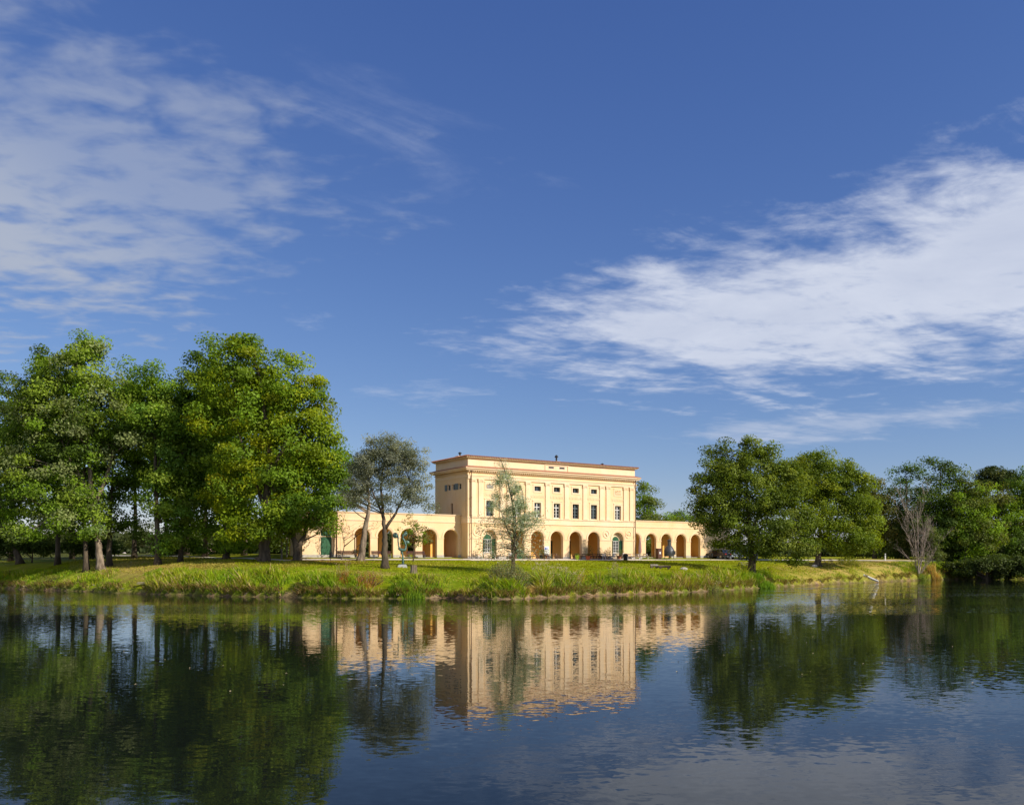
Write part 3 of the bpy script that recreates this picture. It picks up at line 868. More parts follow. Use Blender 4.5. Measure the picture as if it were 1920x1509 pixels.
# windows of the centre
for i, x in enumerate(WIN_X):
    # tall first floor window
    mb = MB(); a, b, c, d = x - 0.58, x + 0.58, 5.88, 8.0
    for q in ((a - 0.22, a, c - 0.09, d + 0.22), (b, b + 0.22, c - 0.09, d + 0.22), (a, b, d, d + 0.22)): mb.box(q[0], q[1], -0.05, 0.002, q[2], q[3])
    mb.box(a - 0.3, b + 0.3, -0.09, 0.003, d + 0.221, d + 0.31)
    wo = part(mb, 'window', M_TRIM)
    s_ = MB()
    s_.box(a + .002, a + 0.09, 0.2, 0.28, c + .002, d - .002); s_.box(b - 0.09, b - .002, 0.2, 0.28, c + .002, d - .002); s_.box(a + 0.09, b - 0.09, 0.2, 0.28, c + .002, c + 0.1); s_.box(a + 0.09, b - 0.09, 0.2, 0.28, d - 0.09, d - .002)
    s_.box(x - 0.06, x + 0.06, 0.19, 0.279, c + 0.1, d - 0.09); s_.box(a + 0.09, x - 0.06, 0.195, 0.278, 7.32, 7.43); s_.box(x + 0.06, b - 0.09, 0.195, 0.278, 7.32, 7.43)
    for z in (6.42, 6.88):
        s_.box(a + 0.09, x - 0.06, 0.215, 0.27, z - 0.02, z + 0.02); s_.box(x + 0.06, b - 0.09, 0.215, 0.27, z - 0.02, z + 0.02)
    part(s_, 'sash', M_GREYBLUE if i in (0, 4, 5) else M_WHITE, wo)
    g = MB(); g.box(a + .004, b - .004, 0.281, 0.3, c + .003, d - .003); part(g, 'pane', M_GLASS, wo)
    # small upper window or blind relief
    mb = MB(); a, b, c, d = x - 0.56, x + 0.56, 9.62, 10.3
    for q in ((a - 0.2, a, c - 0.2, d + 0.2), (b, b + 0.2, c - 0.2, d + 0.2), (a, b, d, d + 0.2), (a, b, c - 0.2, c)): mb.box(q[0], q[1], -0.05, 0.002, q[2], q[3])
    mb.box(a - 0.26, b + 0.26, -0.075, 0.003, d + 0.201, d + 0.26)
    if i in (0, 6):
        wo = part(mb, 'relief_panel', M_TRIM, label='framed relief with figures in place of a window')
        f = MB(); rr = random.Random(i + 3)
        for k in range(7):
            q = a + 0.12 + k * 0.145; h = rr.uniform(0.34, 0.56)
            f.box(q - 0.05, q + 0.05, -0.05 - 0.004 * k, 0.002, c + 0.05, c + 0.05 + h); f.obox((q, -0.06, c + 0.08 + h), (1, 0, 0), 0.045, (0, 1, 0), 0.05, (0, 0, 1), 0.05)
            f.obox((q + 0.05, -0.04, c + 0.3), (0.7, 0, 0.7), 0.1, (0, 1, 0), 0.04, (-0.7, 0, 0.7), 0.03)
        part(f, 'relief', M_STONE if i == 0 else M_TRIM, wo)
    else:
        wo = part(mb, 'small_window', M_TRIM)
        s_ = MB(); s_.box(a + .002, a + 0.08, 0.2, 0.28, c + .002, d - .002); s_.box(b - 0.08, b - .002, 0.2, 0.28, c + .002, d - .002); s_.box(a + .08, b - .08, 0.2, 0.28, c + .002, c + .08); s_.box(a + .08, b - .08, 0.2, 0.28, d - .08, d - .002); s_.box(x - 0.045, x + 0.045, 0.19, 0.279, c + .08, d - .08)
        part(s_, 'sash', M_GREYBLUE, wo); g = MB(); g.box(a + .004, b - .004, 0.281, 0.3, c + .003, d - .003); part(g, 'pane', M_GLASS, wo)
    # frieze between the storeys
    f = MB(); w_ = 1.16
    f.box(x - w_, x + w_, -0.025, 0.002, 8.66, 8.70); f.box(x - w_, x + w_, -0.025, 0.002, 9.0, 9.04); f.box(x - w_, x - w_ + .04, -0.025, 0.002, 8.70, 9.0); f.box(x + w_ - .04, x + w_, -0.025, 0.002, 8.70, 9.0)
    fo = part(f, 'frieze', M_TRIM)
    f = MB()
    for k in range(9):
        q = x - 1.0 + k * 0.25
        if k % 2 == 0: f.ring((q, 8.85), 0.03, 0.11, -0.05, 0.002, 0, 2 * PI, 8)
        else: f.obox((q, -0.02, 8.85), (0.7, 0, 0.7), 0.08, (0, 1, 0), 0.025, (-0.7, 0, 0.7), 0.05)
    part(f, 'relief', M_TRIM, fo)

# left side openings
for (a, b, c, d) in sideh[:3]:
    s_ = MB(); s_.box(0.15, 0.2, a + .002, b - .002, c + .002, c + .06); s_.box(0.15, 0.2, a + .002, b - .002, d - .06, d - .002); s_.box(0.15, 0.2, a + .002, a + .06, c + .06, d - .06); s_.box(0.15, 0.2, b - .06, b - .002, c + .06, d - .06)
    wo = part(s_, 'small_window', M_WHITE); g = MB(); g.box(0.201, 0.22, a + .004, b - .004, c + .003, d - .003); part(g, 'pane', M_GLASS, wo)
for a, b in ((2.57, 3.53), (5.67, 6.35)):
    s_ = MB(); s_.box(-0.06, -0.01, a, b, 9.53, 10.37)
    for k in range(6): s_.box(-0.075, -0.06, a + .06, b - .06, 9.6 + k * 0.125, 9.67 + k * 0.125)
    part(s_, 'shutter', M_GREYBLUE)
mb = MB(); mb.box(0.2, 0.25, 4.105, 4.695, 6.085, 7.745); part(mb, 'door', M_WOOD)
# downpipes
def pipe(x, y, z0, z1, mat=M_WOOD):
    m_ = MB(); m_.tube([(x, y, z0), (x, y, z1)], 0.055, 8)
    z = z0 + 1.0
    while z < z1: m_.box(x - 0.085, x + 0.085, y - 0.08, y + 0.06, z, z + 0.06); z += 2.4
    m_.lathe([(0.06, z1 - 0.25), (0.14, z1 - 0.05), (0.14, z1)], x, y, 8)
    return part(m_, 'downpipe', mat)
pipe(0.42, -0.25, 0.1, 11.95); pipe(L - 0.2, -0.25, 0.1, 11.95)


# --- wings
def wing(sgn):
    e_in = 0.0 if sgn < 0 else L
    e_out = -22.3 if sgn < 0 else 51.8
    cs = [CX + sgn * (16.33 + 3.21 * k) for k in range(5)]
    s0, s1 = min(e_in, e_out), max(e_in, e_out)
    t0 = WR; w_ = 2.19; sp = SPR + 0.02; H = 5.86
    openings = [(c, w_, sp) for c in sorted(cs)]
    g = MB(); g.prism(arch_outline(s0, s1, -0.5, H, openings, 0), t0, t0 + 0.45)
    door_c = CX - 16.33 - 3.21 * 4 - 5.1
    part(g, 'wing_wall', M_WALL)
    # back wall with openings to the park
    open_k = {-1: (1, 2, 3, 4), 1: (1, 2)}[sgn]
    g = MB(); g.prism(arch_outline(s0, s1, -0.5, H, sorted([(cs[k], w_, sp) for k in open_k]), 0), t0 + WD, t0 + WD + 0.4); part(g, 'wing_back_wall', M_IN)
    g = MB(); a = e_out + (0.45 if sgn < 0 else -0.45); g.box(min(a, e_out), max(a, e_out), t0 + 0.451, t0 + WD - .001, -0.5, H); part(g, 'wing_end_wall', M_WALL)
    c4 = cs[4] + sgn * (w_ / 2 + 0.6); g = MB(); g.box(c4 - 0.2, c4 + 0.2, t0 + 0.452, t0 + WD - .002, -0.4, 5.1); part(g, 'wing_cross_wall', M_IN)
    if sgn > 0:
        for q in (3,):
            c5 = cs[q] - 1.6 ; g = MB(); g.box(c5 - 0.15, c5 + 0.15, t0 + 2.4, t0 + WD - .002, -0.4, 5.1); part(g, 'wing_cross_wall', M_IN)
    else:
        c5 = cs[0] - 1.6; g = MB(); g.box(c5 - 0.15, c5 + 0.15, t0 + 2.6, t0 + WD - .002, -0.4, 5.1); part(g, 'wing_cross_wall', M_IN)
    g = MB(); g.box(s0 + 0.46, s1 - 0.46, t0 + 0.451, t0 + WD - .001, 5.1, 5.4); part(g, 'wing_roof', M_ROOF)
    g = MB(); g.box(s0 + 0.46, s1 - 0.46, t0 + 0.451, t0 + WD - .001, -0.3, ZW + 0.03); part(g, 'wing_floor', M_STONE)
    # mouldings
    g = MB()
    o_ = 0.08
    xs0, xs1 = (s0 - o_, s1) if sgn < 0 else (s0, s1 + o_)
    g.box(xs0, xs1, t0 - 0.05, t0 + .001, 4.9, 4.98); g.box(xs0, xs1, t0 - 0.09, t0 + .002, 4.981, 5.05)
    g.box(xs0, xs1, t0 - 0.06, t0 + 0.5, H, H + 0.08); g.box(xs0 - (0.05 if sgn < 0 else 0), xs1 + (0.05 if sgn > 0 else 0), t0 - 0.12, t0 + 0.55, H + 0.081, H + 0.17)
    ex0, ex1 = (s0 - o_, s0 + .46) if sgn < 0 else (s1 - .46, s1 + o_)
    g.box(ex0, ex1, t0 + 0.551, t0 + WD + 0.45, H, H + 0.16)
    g.box(s0, s1, t0 + WD - 0.06, t0 + WD + 0.44, H + .002, H + 0.15) if sgn < 0 else g.box(s0, s1 - .47, t0 + WD - 0.06, t0 + WD + 0.44, H + .002, H + 0.15)
    part(g, 'wing_cornice', M_TRIM)
    for c in cs:
        g = MB(); g.ring((c, sp), w_ / 2 + 0.1, w_ / 2 + 0.28, t0 - 0.045, t0 + .002, k=18); g.ring((c, sp), w_ / 2 + 0.22, w_ / 2 + 0.29, t0 - 0.075, t0 - 0.044, k=18); part(g, 'archivolt', M_TRIM)
    ed = sorted([s0, s1] + [v for c in cs for v in (c - w_ / 2, c + w_ / 2)])
    for a, b in zip(ed[::2], ed[1::2]):
        g = MB(); pl = MB()
        g.box(a - 0.03, b + 0.03, t0 - 0.045, t0 + .002, sp - 0.16, sp - 0.02); g.box(a - 0.05, b + 0.05, t0 - 0.075, t0 + .003, sp - 0.08, sp - 0.021)
        pl.box(a - 0.02, b + 0.02, t0 - 0.04, t0 + .003, -0.4, ZW + 0.32)
        part(g, 'impost_moulding', M_TRIM); part(pl, 'plinth', M_STONE)
    return cs


wl = wing(-1); wr = wing(1)
t0 = WR
# solid end bay of the left wing: green door, quoin, downpipe and faded wall panel
mb = MB(); a, b = -19.95, -18.55
mb.box(a - 0.2, a, t0 - 0.06, t0 + .002, ZW + .33, ZW + 3.3); mb.box(b, b + 0.2, t0 - 0.06, t0 + .002, ZW + .33, ZW + 3.3); mb.box(a - .2, b + .2, t0 - 0.06, t0 + .002, ZW + 3.3, ZW + 3.5)
do = part(mb, 'door', M_TRIM, label='tall green double door in a plaster frame')
for q in (0, 1):
    x0 = a + .01 + q * (b - a) / 2; x1 = x0 + (b - a) / 2 - 0.02
    g = MB(); g.box(x0, x1, t0 - 0.03, t0 - .004, ZW + 0.02, ZW + 3.28)
    for zc in (0.3, 1.3, 2.3): g.box(x0 + 0.1, x1 - 0.1, t0 - 0.045, t0 - .03, ZW + zc, ZW + zc + 0.8)
    part(g, 'door_leaf', M_GREEN, do)
mb = MB(); mb.box(-18.25, -17.75, t0 - 0.055, t0 + .001, ZW + .33, 4.9); part(mb, 'quoin', M_TRIM)
pipe(-17.95 + 0.05, t0 - 0.16, ZW, 5.8)
mb = MB()
for q in ((-17.35, -15.3, 2.72, 2.8), (-17.35, -15.3, ZW + .4, ZW + .48), (-17.35, -17.27, ZW + .48, 2.72), (-15.38, -15.3, ZW + .48, 2.72)): mb.box(q[0], q[1], t0 - 0.03, t0 + .001, q[2], q[3])
part(mb, 'wall_panel', M_TRIM)
mb = MB(); mb.ring((-16.5, 3.85), 0.4, 0.52, t0 - 0.05, t0 + .002, 0, 2 * PI, 18); part(mb, 'medallion', M_TRIM)


# ------------------------------------------------------------------ trees
def unit(v): return v / np.maximum(np.linalg.norm(v, axis=1)[:, None], 1e-9)


def leaf_quads(pos, nrm, size, rng, aspect=0.55, vary=0.35, hang=0.0):
    """one rhombic leaf (spray) per position"""
    n = len(pos)
    ref = unit(rng.normal(size=(n, 3)) + np.array([0, 0, -hang]))
    a = unit(ref - nrm * (ref * nrm).sum(1)[:, None]); b = np.cross(nrm, a)
    s = (size * (1 + rng.uniform(-vary, vary, n))[:, None])
    la = a * s * 0.5; lb = b * s * 0.5 * aspect
    off = nrm * s * 0.10
    q = np.stack([pos - la, pos + lb + off, pos + la, pos - lb + off], 1)
    return q.reshape(-1, 3)


def stem_at(pts, rad, z):
    for i in range(len(pts) - 1):
        a, b = pts[i], pts[i + 1]
        if a[2] <= z <= b[2]:
            t = (z - a[2]) / max(b[2] - a[2], 1e-6); return a + (b - a) * t, rad[i] + (rad[i + 1] - rad[i]) * t
    return (pts[-1], rad[-1]) if z > pts[-1][2] else (pts[0], rad[0])


def tree(name, label, base, stems, lobes, clumps, per, csize, lsize_, cols, seed, group=None, cat='tree', limbs=30, bark=None, aspect=0.55, D=None, flat=0.75, dep=0.68, inner=0.45, hang=0.0, thin=0.05, mat=None):
    lsize = lsize_ * 0.80; clumps = int(clumps * 1.12); csize *= 0.86; per = int(per * 1.08)
    rng = np.random.default_rng(seed); rr = random.Random(seed)
    if D is None: bx, by, bz = pick(*base)
    else: bx, by = (base[0] - 960) / F * D, D; bz = gz(bx, by)
    D = by; bz -= 0.12
    root = thing(name, label, cat, (bx, by, bz), 0, group)
    W_ = lambda px, py, dy=0.0: np.array([(px - 960) / F * D - bx, dy, EYE + (HY - py) / F * D - bz])
    mb = MB(); SP_ = []
    for st in stems:
        pts = [W_(*p[:2], *(p[2:3])) for p in st['p']]
        if st.get('root', True): pts[0] = np.array([pts[0][0], pts[0][1], 0.0])
        r0, r1 = st['r']; n = len(pts)
        # resample smoothly with slight wander
        T = np.linspace(0, n - 1, max(8, n * 4)); Q = []
        for t in T:
            i = min(int(t), n - 2); f = t - i; p = pts[i] * (1 - f) + pts[i + 1] * f; Q.append(p)
        Q = np.array(Q); Q[1:-1] = Q[1:-1] * 0.5 + (Q[:-2] + Q[2:]) * 0.25
        Q[1:, :2] += rng.normal(size=(len(Q) - 1, 2)) * r0 * 0.09
        rad = [r0 + (r1 - r0) * (i / (len(Q) - 1)) ** 0.8 for i in range(len(Q))]
        if st.get('root', True): rad[0] *= 1.45; rad[1] *= 1.06
        mb.tube(Q, rad, 9); SP_.append((Q, rad))
    if not clumps: mb.build('trunk', bark or M_BARK, root, True)
    if clumps:
        Wt = np.array([l[2] * l[3] for l in lobes], float); Wt /= Wt.sum()
        li = rng.choice(len(lobes), clumps, p=Wt)
        cen = np.array([W_(l[0], l[1], l[4] if len(l) > 4 else 0.0) for l in lobes]); rad = np.array([(l[2] * D / F, l[2] * D / F * dep, l[3] * D / F) for l in lobes])
        dirs = unit(rng.normal(size=(clumps, 3))); u = 1 - (1 - inner) * rng.uniform(0, 1, clumps) ** 1.4
        C = cen[li] + dirs * rad[li] * u[:, None]
        C[:, 2] = np.maximum(C[:, 2], 0.6)
        bm_ = mb
        if limbs:
            for i in rng.choice(clumps, min(limbs, clumps), replace=False):
                c = C[i]; Q, rd = min(SP_, key=lambda s: np.hypot(*(stem_at(s[0], s[1], max(c[2] * 0.7, 0.5))[0][:2] - c[:2])))
                hd = np.hypot(c[0] - Q[-1][0], c[1] - Q[-1][1])
                zs = min(max(c[2] - hd * rr.uniform(0.35, 0.8), Q[-1][2] * 0.22), Q[-1][2] * 0.98)
                p0, r_ = stem_at(Q, rd, zs); p0 = np.array(p0); m1 = p0 * 0.6 + c * 0.4 + np.array([0, 0, rr.uniform(0.0, 0.12) * hd]); m2 = p0 * 0.25 + c * 0.75 + np.array([0, 0, rr.uniform(0.0, 0.10) * hd]) + rng.normal(size=3) * 0.2
                ra = max(min(r_ * 0.55, 0.03 + 0.022 * np.linalg.norm(c - p0)), thin)
                bm_.tube([p0, m1, m2, c], [ra, ra * 0.68, ra * 0.42, ra * 0.16], 5)
        mb.build('trunk', bark or M_BARK, root, True)
        k = np.repeat(np.arange(clumps), per)
        cs = csize * rng.uniform(0.65, 1.35, clumps)
        g = rng.normal(size=(len(k), 3)); g = g / np.maximum(1, np.linalg.norm(g, axis=1)[:, None] / 1.9)
        off = g * 0.52 * cs[k][:, None] * np.array([1, 1, flat * 0.86])
        pos = C[k] + off
        pos[:, 2] = np.maximum(pos[:, 2], 0.25)
        out = unit(dirs[k] * 0.9 + unit(off) * 0.65 + np.array([0.1, -0.15, 0.45]))
        nr = unit(out * 0.9 + rng.normal(size=out.shape) * 0.55)
        q = leaf_quads(pos, nr, lsize * np.exp(rng.normal(0, 0.13, len(pos)))[:, None], rng, aspect, 0.3, hang)
        cw = np.array([c[1] for c in cols], float); cw /= cw.sum(); cc = np.array([c[0] for c in cols])
        base_c = cc[rng.choice(len(cols), clumps, p=cw)] * rng.uniform(0.72, 1.32, clumps)[:, None]
        lc = 1.12 * base_c[k] * rng.uniform(0.82, 1.18, len(k))[:, None]
        odd = rng.uniform(size=len(k)) < 0.06
        lc[odd] = cc[rng.choice(len(cols), odd.sum(), p=cw)]
        np_mesh('crown', q, 4, mat or M_LEAF, np.repeat(lc, 4, 0), root)
    return root


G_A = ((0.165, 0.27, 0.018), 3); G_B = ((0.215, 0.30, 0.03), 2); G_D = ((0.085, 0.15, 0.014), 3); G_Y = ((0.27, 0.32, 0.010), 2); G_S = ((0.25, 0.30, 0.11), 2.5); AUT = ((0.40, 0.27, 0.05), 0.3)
OAK = [G_A, G_B, G_D]
GL = 'tall trees of the left bank'

tree('broadleaf_tree', 'big pale green tree with a leaning grey trunk at the left water edge', (188, 1069),
     [dict(p=[(190, 1069), (183, 1020), (172, 930), (165, 830), (150, 720), (140, 650)], r=(0.50, 0.07)), dict(p=[(176, 950), (205, 880), (225, 790), (240, 720)], r=(0.3, 0.05), root=False), dict(p=[(172, 930), (130, 860), (95, 780)], r=(0.25, 0.05), root=False)],
     [(140, 690, 78, 62), (138, 658, 50, 36), (190, 712, 46, 38), (88, 716, 50, 36), (85, 750, 72, 55), (200, 770, 85, 70), (130, 800, 85, 55), (85, 880, 72, 62), (245, 830, 55, 55), (110, 945, 75, 45), (165, 925, 60, 50), (150, 985, 70, 28), (60, 1000, 50, 24), (40, 820, 40, 50)],
     255, 190, 1.7, 0.42, [G_A, G_B, G_S, ((0.10, 0.16, 0.025), 2)], 101, GL, limbs=46, inner=0.5, bark=M_BARKL)
tree('broadleaf_tree', 'dark leaning tree at the far left of the shaded bank', (38, 1057),
     [dict(p=[(38, 1057), (22, 1010), (5, 960), (-8, 880), (-5, 760)], r=(0.5, 0.08))],
     [(10, 780, 70, 80), (-20, 880, 80, 70), (40, 900, 60, 60), (5, 980, 65, 50), (-90, 850, 70, 120), (30, 1010, 40, 30)],
     120, 150, 1.8, 0.45, [G_D, ((0.075, 0.105, 0.025), 2)], 102, GL, limbs=26)
tree('broadleaf_tree', 'slim tree with pale trunk foot behind the big leaning tree', (162, 1056),
     [dict(p=[(162, 1056), (160, 1000), (158, 900), (160, 780)], r=(0.38, 0.07))],
     [(150, 850, 75, 80), (60, 930, 70, 70), (150, 960, 60, 45), (80, 830, 60, 60)],
     75, 140, 1.7, 0.42, [G_D, G_A], 103, GL, limbs=22, D=109)
tree('broadleaf_tree', 'dark trunked tree with low black foliage right of the leaning trunk', (204, 1058),
     [dict(p=[(204, 1058), (205, 1000), (208, 930), (215, 830)], r=(0.42, 0.07))],
     [(225, 960, 40, 45), (215, 880, 55, 60), (240, 985, 28, 26), (200, 800, 60, 60)],
     62, 150, 1.5, 0.42, [G_D], 104, GL, limbs=18, D=111)
tree('broadleaf_tree', 'green tree with a straight dark trunk between the two giants', (295, 1060),
     [dict(p=[(296, 1060), (294, 1000), (293, 900), (290, 790), (285, 700)], r=(0.42, 0.06))],
     [(285, 720, 70, 52), (310, 790, 72, 65), (340, 850, 52, 62), (320, 920, 55, 50), (300, 985, 32, 34), (330, 960, 34, 40), (270, 770, 60, 60), (310, 1018, 30, 18)],
     135, 165, 1.6, 0.42, [G_A, G_B, ((0.13, 0.24, 0.03), 2)], 105, GL, limbs=34, D=107)
tree('broadleaf_tree', 'slender tree with low pale sprays under the tall crowns', (338, 1061),
     [dict(p=[(338, 1061), (340, 1000), (345, 900), (350, 780)], r=(0.34, 0.06))],
     [(345, 830, 50, 80), (365, 930, 40, 55), (335, 1000, 40, 30), (360, 1025, 40, 12), (360, 740, 40, 50)],
     62, 150, 1.5, 0.42, [G_A, G_D, ((0.2, 0.29, 0.03), 1)], 106, GL, limbs=20, D=109)
tree('broadleaf_tree', 'dark tree standing behind the yellow green giant', (424, 1058),
     [dict(p=[(424, 1058), (426, 1000), (420, 900), (410, 780), (405, 700)], r=(0.42, 0.07))],
     [(405, 730, 55, 80), (400, 840, 50, 70), (420, 930, 55, 55), (425, 1005, 50, 28), (440, 1020, 36, 14), (390, 680, 36, 42)],
     95, 165, 1.6, 0.42, [G_D, G_A], 107, GL, limbs=24, D=109)
tree('maple_tree', 'huge yellow green tree with a thick dark trunk, tallest of the bank', (492, 1062),
     [dict(p=[(492, 1062), (497, 1020), (503, 930), (505, 830), (490, 720), (470, 640)], r=(0.78, 0.08)), dict(p=[(504, 900), (535, 830), (560, 740)], r=(0.34, 0.06), root=False), dict(p=[(500, 960), (470, 880), (440, 790)], r=(0.32, 0.06), root=False)],
     [(455, 690, 66, 56), (525, 708, 76, 56), (572, 768, 58, 62), (480, 770, 80, 62), (560, 830, 70, 58), (470, 860, 78, 55), (520, 900, 70, 50), (440, 930, 55, 45), (480, 990, 62, 36), (395, 760, 40, 70), (460, 654, 36, 26), (600, 835, 34, 56), (540, 970, 50, 34)],
     265, 200, 1.7, 0.42, [G_Y, ((0.20, 0.28, 0.012), 3), G_A, ((0.14, 0.22, 0.012), 1.5), ((0.36, 0.35, 0.012), 0.35)], 108, GL, limbs=52, D=103)
tree('maple_tree', 'rounder dark green tree with a low forked trunk before the left wing', (557, 1050),
     [dict(p=[(557, 1050), (556, 1028), (549, 1000), (540, 960), (535, 900)], r=(0.55, 0.07)), dict(p=[(557, 1030), (572, 1000), (584, 955), (590, 890)], r=(0.33, 0.06), root=False)],
     [(605, 870, 48, 55), (560, 900, 50, 55), (620, 920, 34, 50), (575, 960, 60, 34, -2), (610, 970, 30, 34), (530, 965, 40, 34, -2)],
     125, 165, 1.4, 0.40, [((0.11, 0.20, 0.02), 3), G_A, ((0.19, 0.26, 0.012), 1.2)], 109, GL, limbs=34)

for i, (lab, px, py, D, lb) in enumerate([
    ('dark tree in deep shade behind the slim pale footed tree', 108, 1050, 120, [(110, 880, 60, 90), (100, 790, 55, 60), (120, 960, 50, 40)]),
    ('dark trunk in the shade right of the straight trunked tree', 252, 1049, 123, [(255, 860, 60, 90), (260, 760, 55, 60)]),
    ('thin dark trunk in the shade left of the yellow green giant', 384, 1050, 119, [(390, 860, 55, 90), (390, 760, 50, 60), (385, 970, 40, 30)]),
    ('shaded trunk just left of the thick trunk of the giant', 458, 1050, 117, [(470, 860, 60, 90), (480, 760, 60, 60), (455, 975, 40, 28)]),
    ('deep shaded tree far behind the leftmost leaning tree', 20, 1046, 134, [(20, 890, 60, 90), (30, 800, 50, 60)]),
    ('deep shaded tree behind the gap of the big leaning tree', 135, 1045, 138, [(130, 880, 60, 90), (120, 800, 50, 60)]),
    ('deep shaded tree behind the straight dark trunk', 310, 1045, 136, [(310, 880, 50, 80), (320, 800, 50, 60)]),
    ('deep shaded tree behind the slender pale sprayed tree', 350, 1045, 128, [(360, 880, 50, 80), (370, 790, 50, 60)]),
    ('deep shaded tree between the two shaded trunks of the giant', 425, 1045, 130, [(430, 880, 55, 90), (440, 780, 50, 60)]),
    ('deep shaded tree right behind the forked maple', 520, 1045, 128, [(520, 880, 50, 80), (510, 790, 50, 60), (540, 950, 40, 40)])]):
    tree('broadleaf_tree', lab, (px, py), [dict(p=[(px, py), (px + 2, 960), (px, 860), (px + 3, 760)], r=(0.36, 0.06))], lb, 80, 110, 1.9, 0.55, [G_D, G_A], 180 + i, GL, limbs=16, D=D)

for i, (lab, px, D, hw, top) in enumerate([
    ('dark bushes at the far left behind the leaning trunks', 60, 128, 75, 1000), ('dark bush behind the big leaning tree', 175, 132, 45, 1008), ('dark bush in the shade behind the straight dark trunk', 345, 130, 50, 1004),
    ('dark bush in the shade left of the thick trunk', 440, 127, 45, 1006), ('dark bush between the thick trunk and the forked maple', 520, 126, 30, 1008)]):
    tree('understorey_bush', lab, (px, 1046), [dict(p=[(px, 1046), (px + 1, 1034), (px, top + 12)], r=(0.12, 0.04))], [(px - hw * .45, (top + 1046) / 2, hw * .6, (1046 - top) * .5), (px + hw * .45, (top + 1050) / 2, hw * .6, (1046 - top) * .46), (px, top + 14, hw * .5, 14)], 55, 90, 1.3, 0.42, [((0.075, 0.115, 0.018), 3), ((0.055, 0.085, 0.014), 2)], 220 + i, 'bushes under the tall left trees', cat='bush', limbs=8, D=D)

GM = 'trees in front of the left wing'
GREY = [((0.20, 0.22, 0.155), 3), ((0.27, 0.29, 0.225), 2), ((0.14, 0.165, 0.11), 2)]
tree('willow_tree', 'grey leaved tree with a dark forked trunk before the left wing', (722, 1065),
     [dict(p=[(722, 1065), (721, 1020), (722, 995), (717, 960), (714, 910), (722, 850)], r=(0.42, 0.05)), dict(p=[(723, 990), (738, 968), (756, 935), (770, 900)], r=(0.2, 0.04), root=False), dict(p=[(718, 965), (704, 935), (690, 900)], r=(0.15, 0.04), root=False)],
     [(725, 860, 52, 42), (765, 890, 48, 44), (690, 890, 46, 44), (740, 930, 55, 36), (790, 930, 32, 36), (670, 930, 36, 24), (700, 840, 28, 28), (735, 832, 34, 24), (770, 860, 34, 34), (675, 870, 30, 34)],
     240, 118, 0.95, 0.27, GREY, 110, GM, limbs=60, aspect=0.36, inner=0.3, thin=0.025)
tree('ivy_clad_tree', 'leaning trunk with dark ivy on one side beside the grey tree', (676, 1051),
     [dict(p=[(676, 1051), (679, 1030), (684, 1000), (689, 970), (692, 945), (690, 905), (682, 870)], r=(0.52, 0.06))],
     [(672, 900, 34, 40), (655, 930, 26, 26), (668, 1010, 7, 26, 0.2), (668, 1030, 6, 16, 0.2), (670, 985, 8, 18, .2)],
     55, 110, 0.75, 0.26, [((0.10, 0.105, 0.065), 3), ((0.07, 0.08, 0.04), 2), ((0.14, 0.08, 0.04), 0.4)], 111, GM, limbs=26, bark=M_BARKL, aspect=0.4, inner=0.3, thin=0.03)
tree('young_tree', 'young tree with thin foliage beside the statue', (775, 1053),
     [dict(p=[(775, 1053), (776, 1030), (774, 1005), (776, 975)], r=(0.1, 0.02))],
     [(772, 985, 27, 22), (778, 1010, 24, 18), (795, 1000, 20, 22), (757, 1018, 12, 14)],
     50, 32, 0.6, 0.26, [G_A, ((0.16, 0.15, 0.06), 1.5), ((0.34, 0.19, 0.10), 0.5)], 112, GM, limbs=24, aspect=0.5, inner=0.2, thin=0.015)
tree('sapling', 'bare looking small tree with sparse pink brown leaves by the left wing', (640, 1049),
     [dict(p=[(640, 1049), (646, 1020), (640, 990), (648, 960)], r=(0.07, 0.015))],
     [(640, 985, 22, 22), (652, 1000, 22, 16), (630, 960, 16, 16), (700, 985, 22, 16)],
     34, 10, 0.6, 0.2, [((0.32, 0.19, 0.11), 2), ((0.2, 0.15, 0.07), 1)], 113, GM, limbs=24, aspect=0.5, inner=0.2, thin=0.012)
SIL = [((0.36, 0.43, 0.31), 3), ((0.50, 0.55, 0.45), 2.5), ((0.20, 0.27, 0.14), 1.2)]
tree('silver_poplar', 'wind bent silver green tree rising in front of the centre facade', (962, 1076),
     [dict(p=[(962, 1076), (962, 1040), (966, 1010), (965, 970), (958, 930), (946, 880), (937, 858)], r=(0.25, 0.03)), dict(p=[(963, 1035), (975, 1000), (984, 960), (978, 915)], r=(0.15, 0.025), root=False), dict(p=[(964, 1020), (948, 985), (936, 950)], r=(0.1, 0.02), root=False)],
     [(940, 872, 10, 18), (949, 893, 16, 20), (962, 920, 20, 22), (975, 945, 22, 22), (985, 965, 20, 20), (935, 905, 12, 18), (930, 940, 17, 26), (950, 958, 22, 24), (1003, 975, 14, 16), (975, 985, 26, 14)],
     165, 60, 0.62, 0.20, SIL, 114, None, limbs=56, aspect=0.38, inner=0.1, bark=M_BARK, flat=0.85, thin=0.02, dep=0.9)
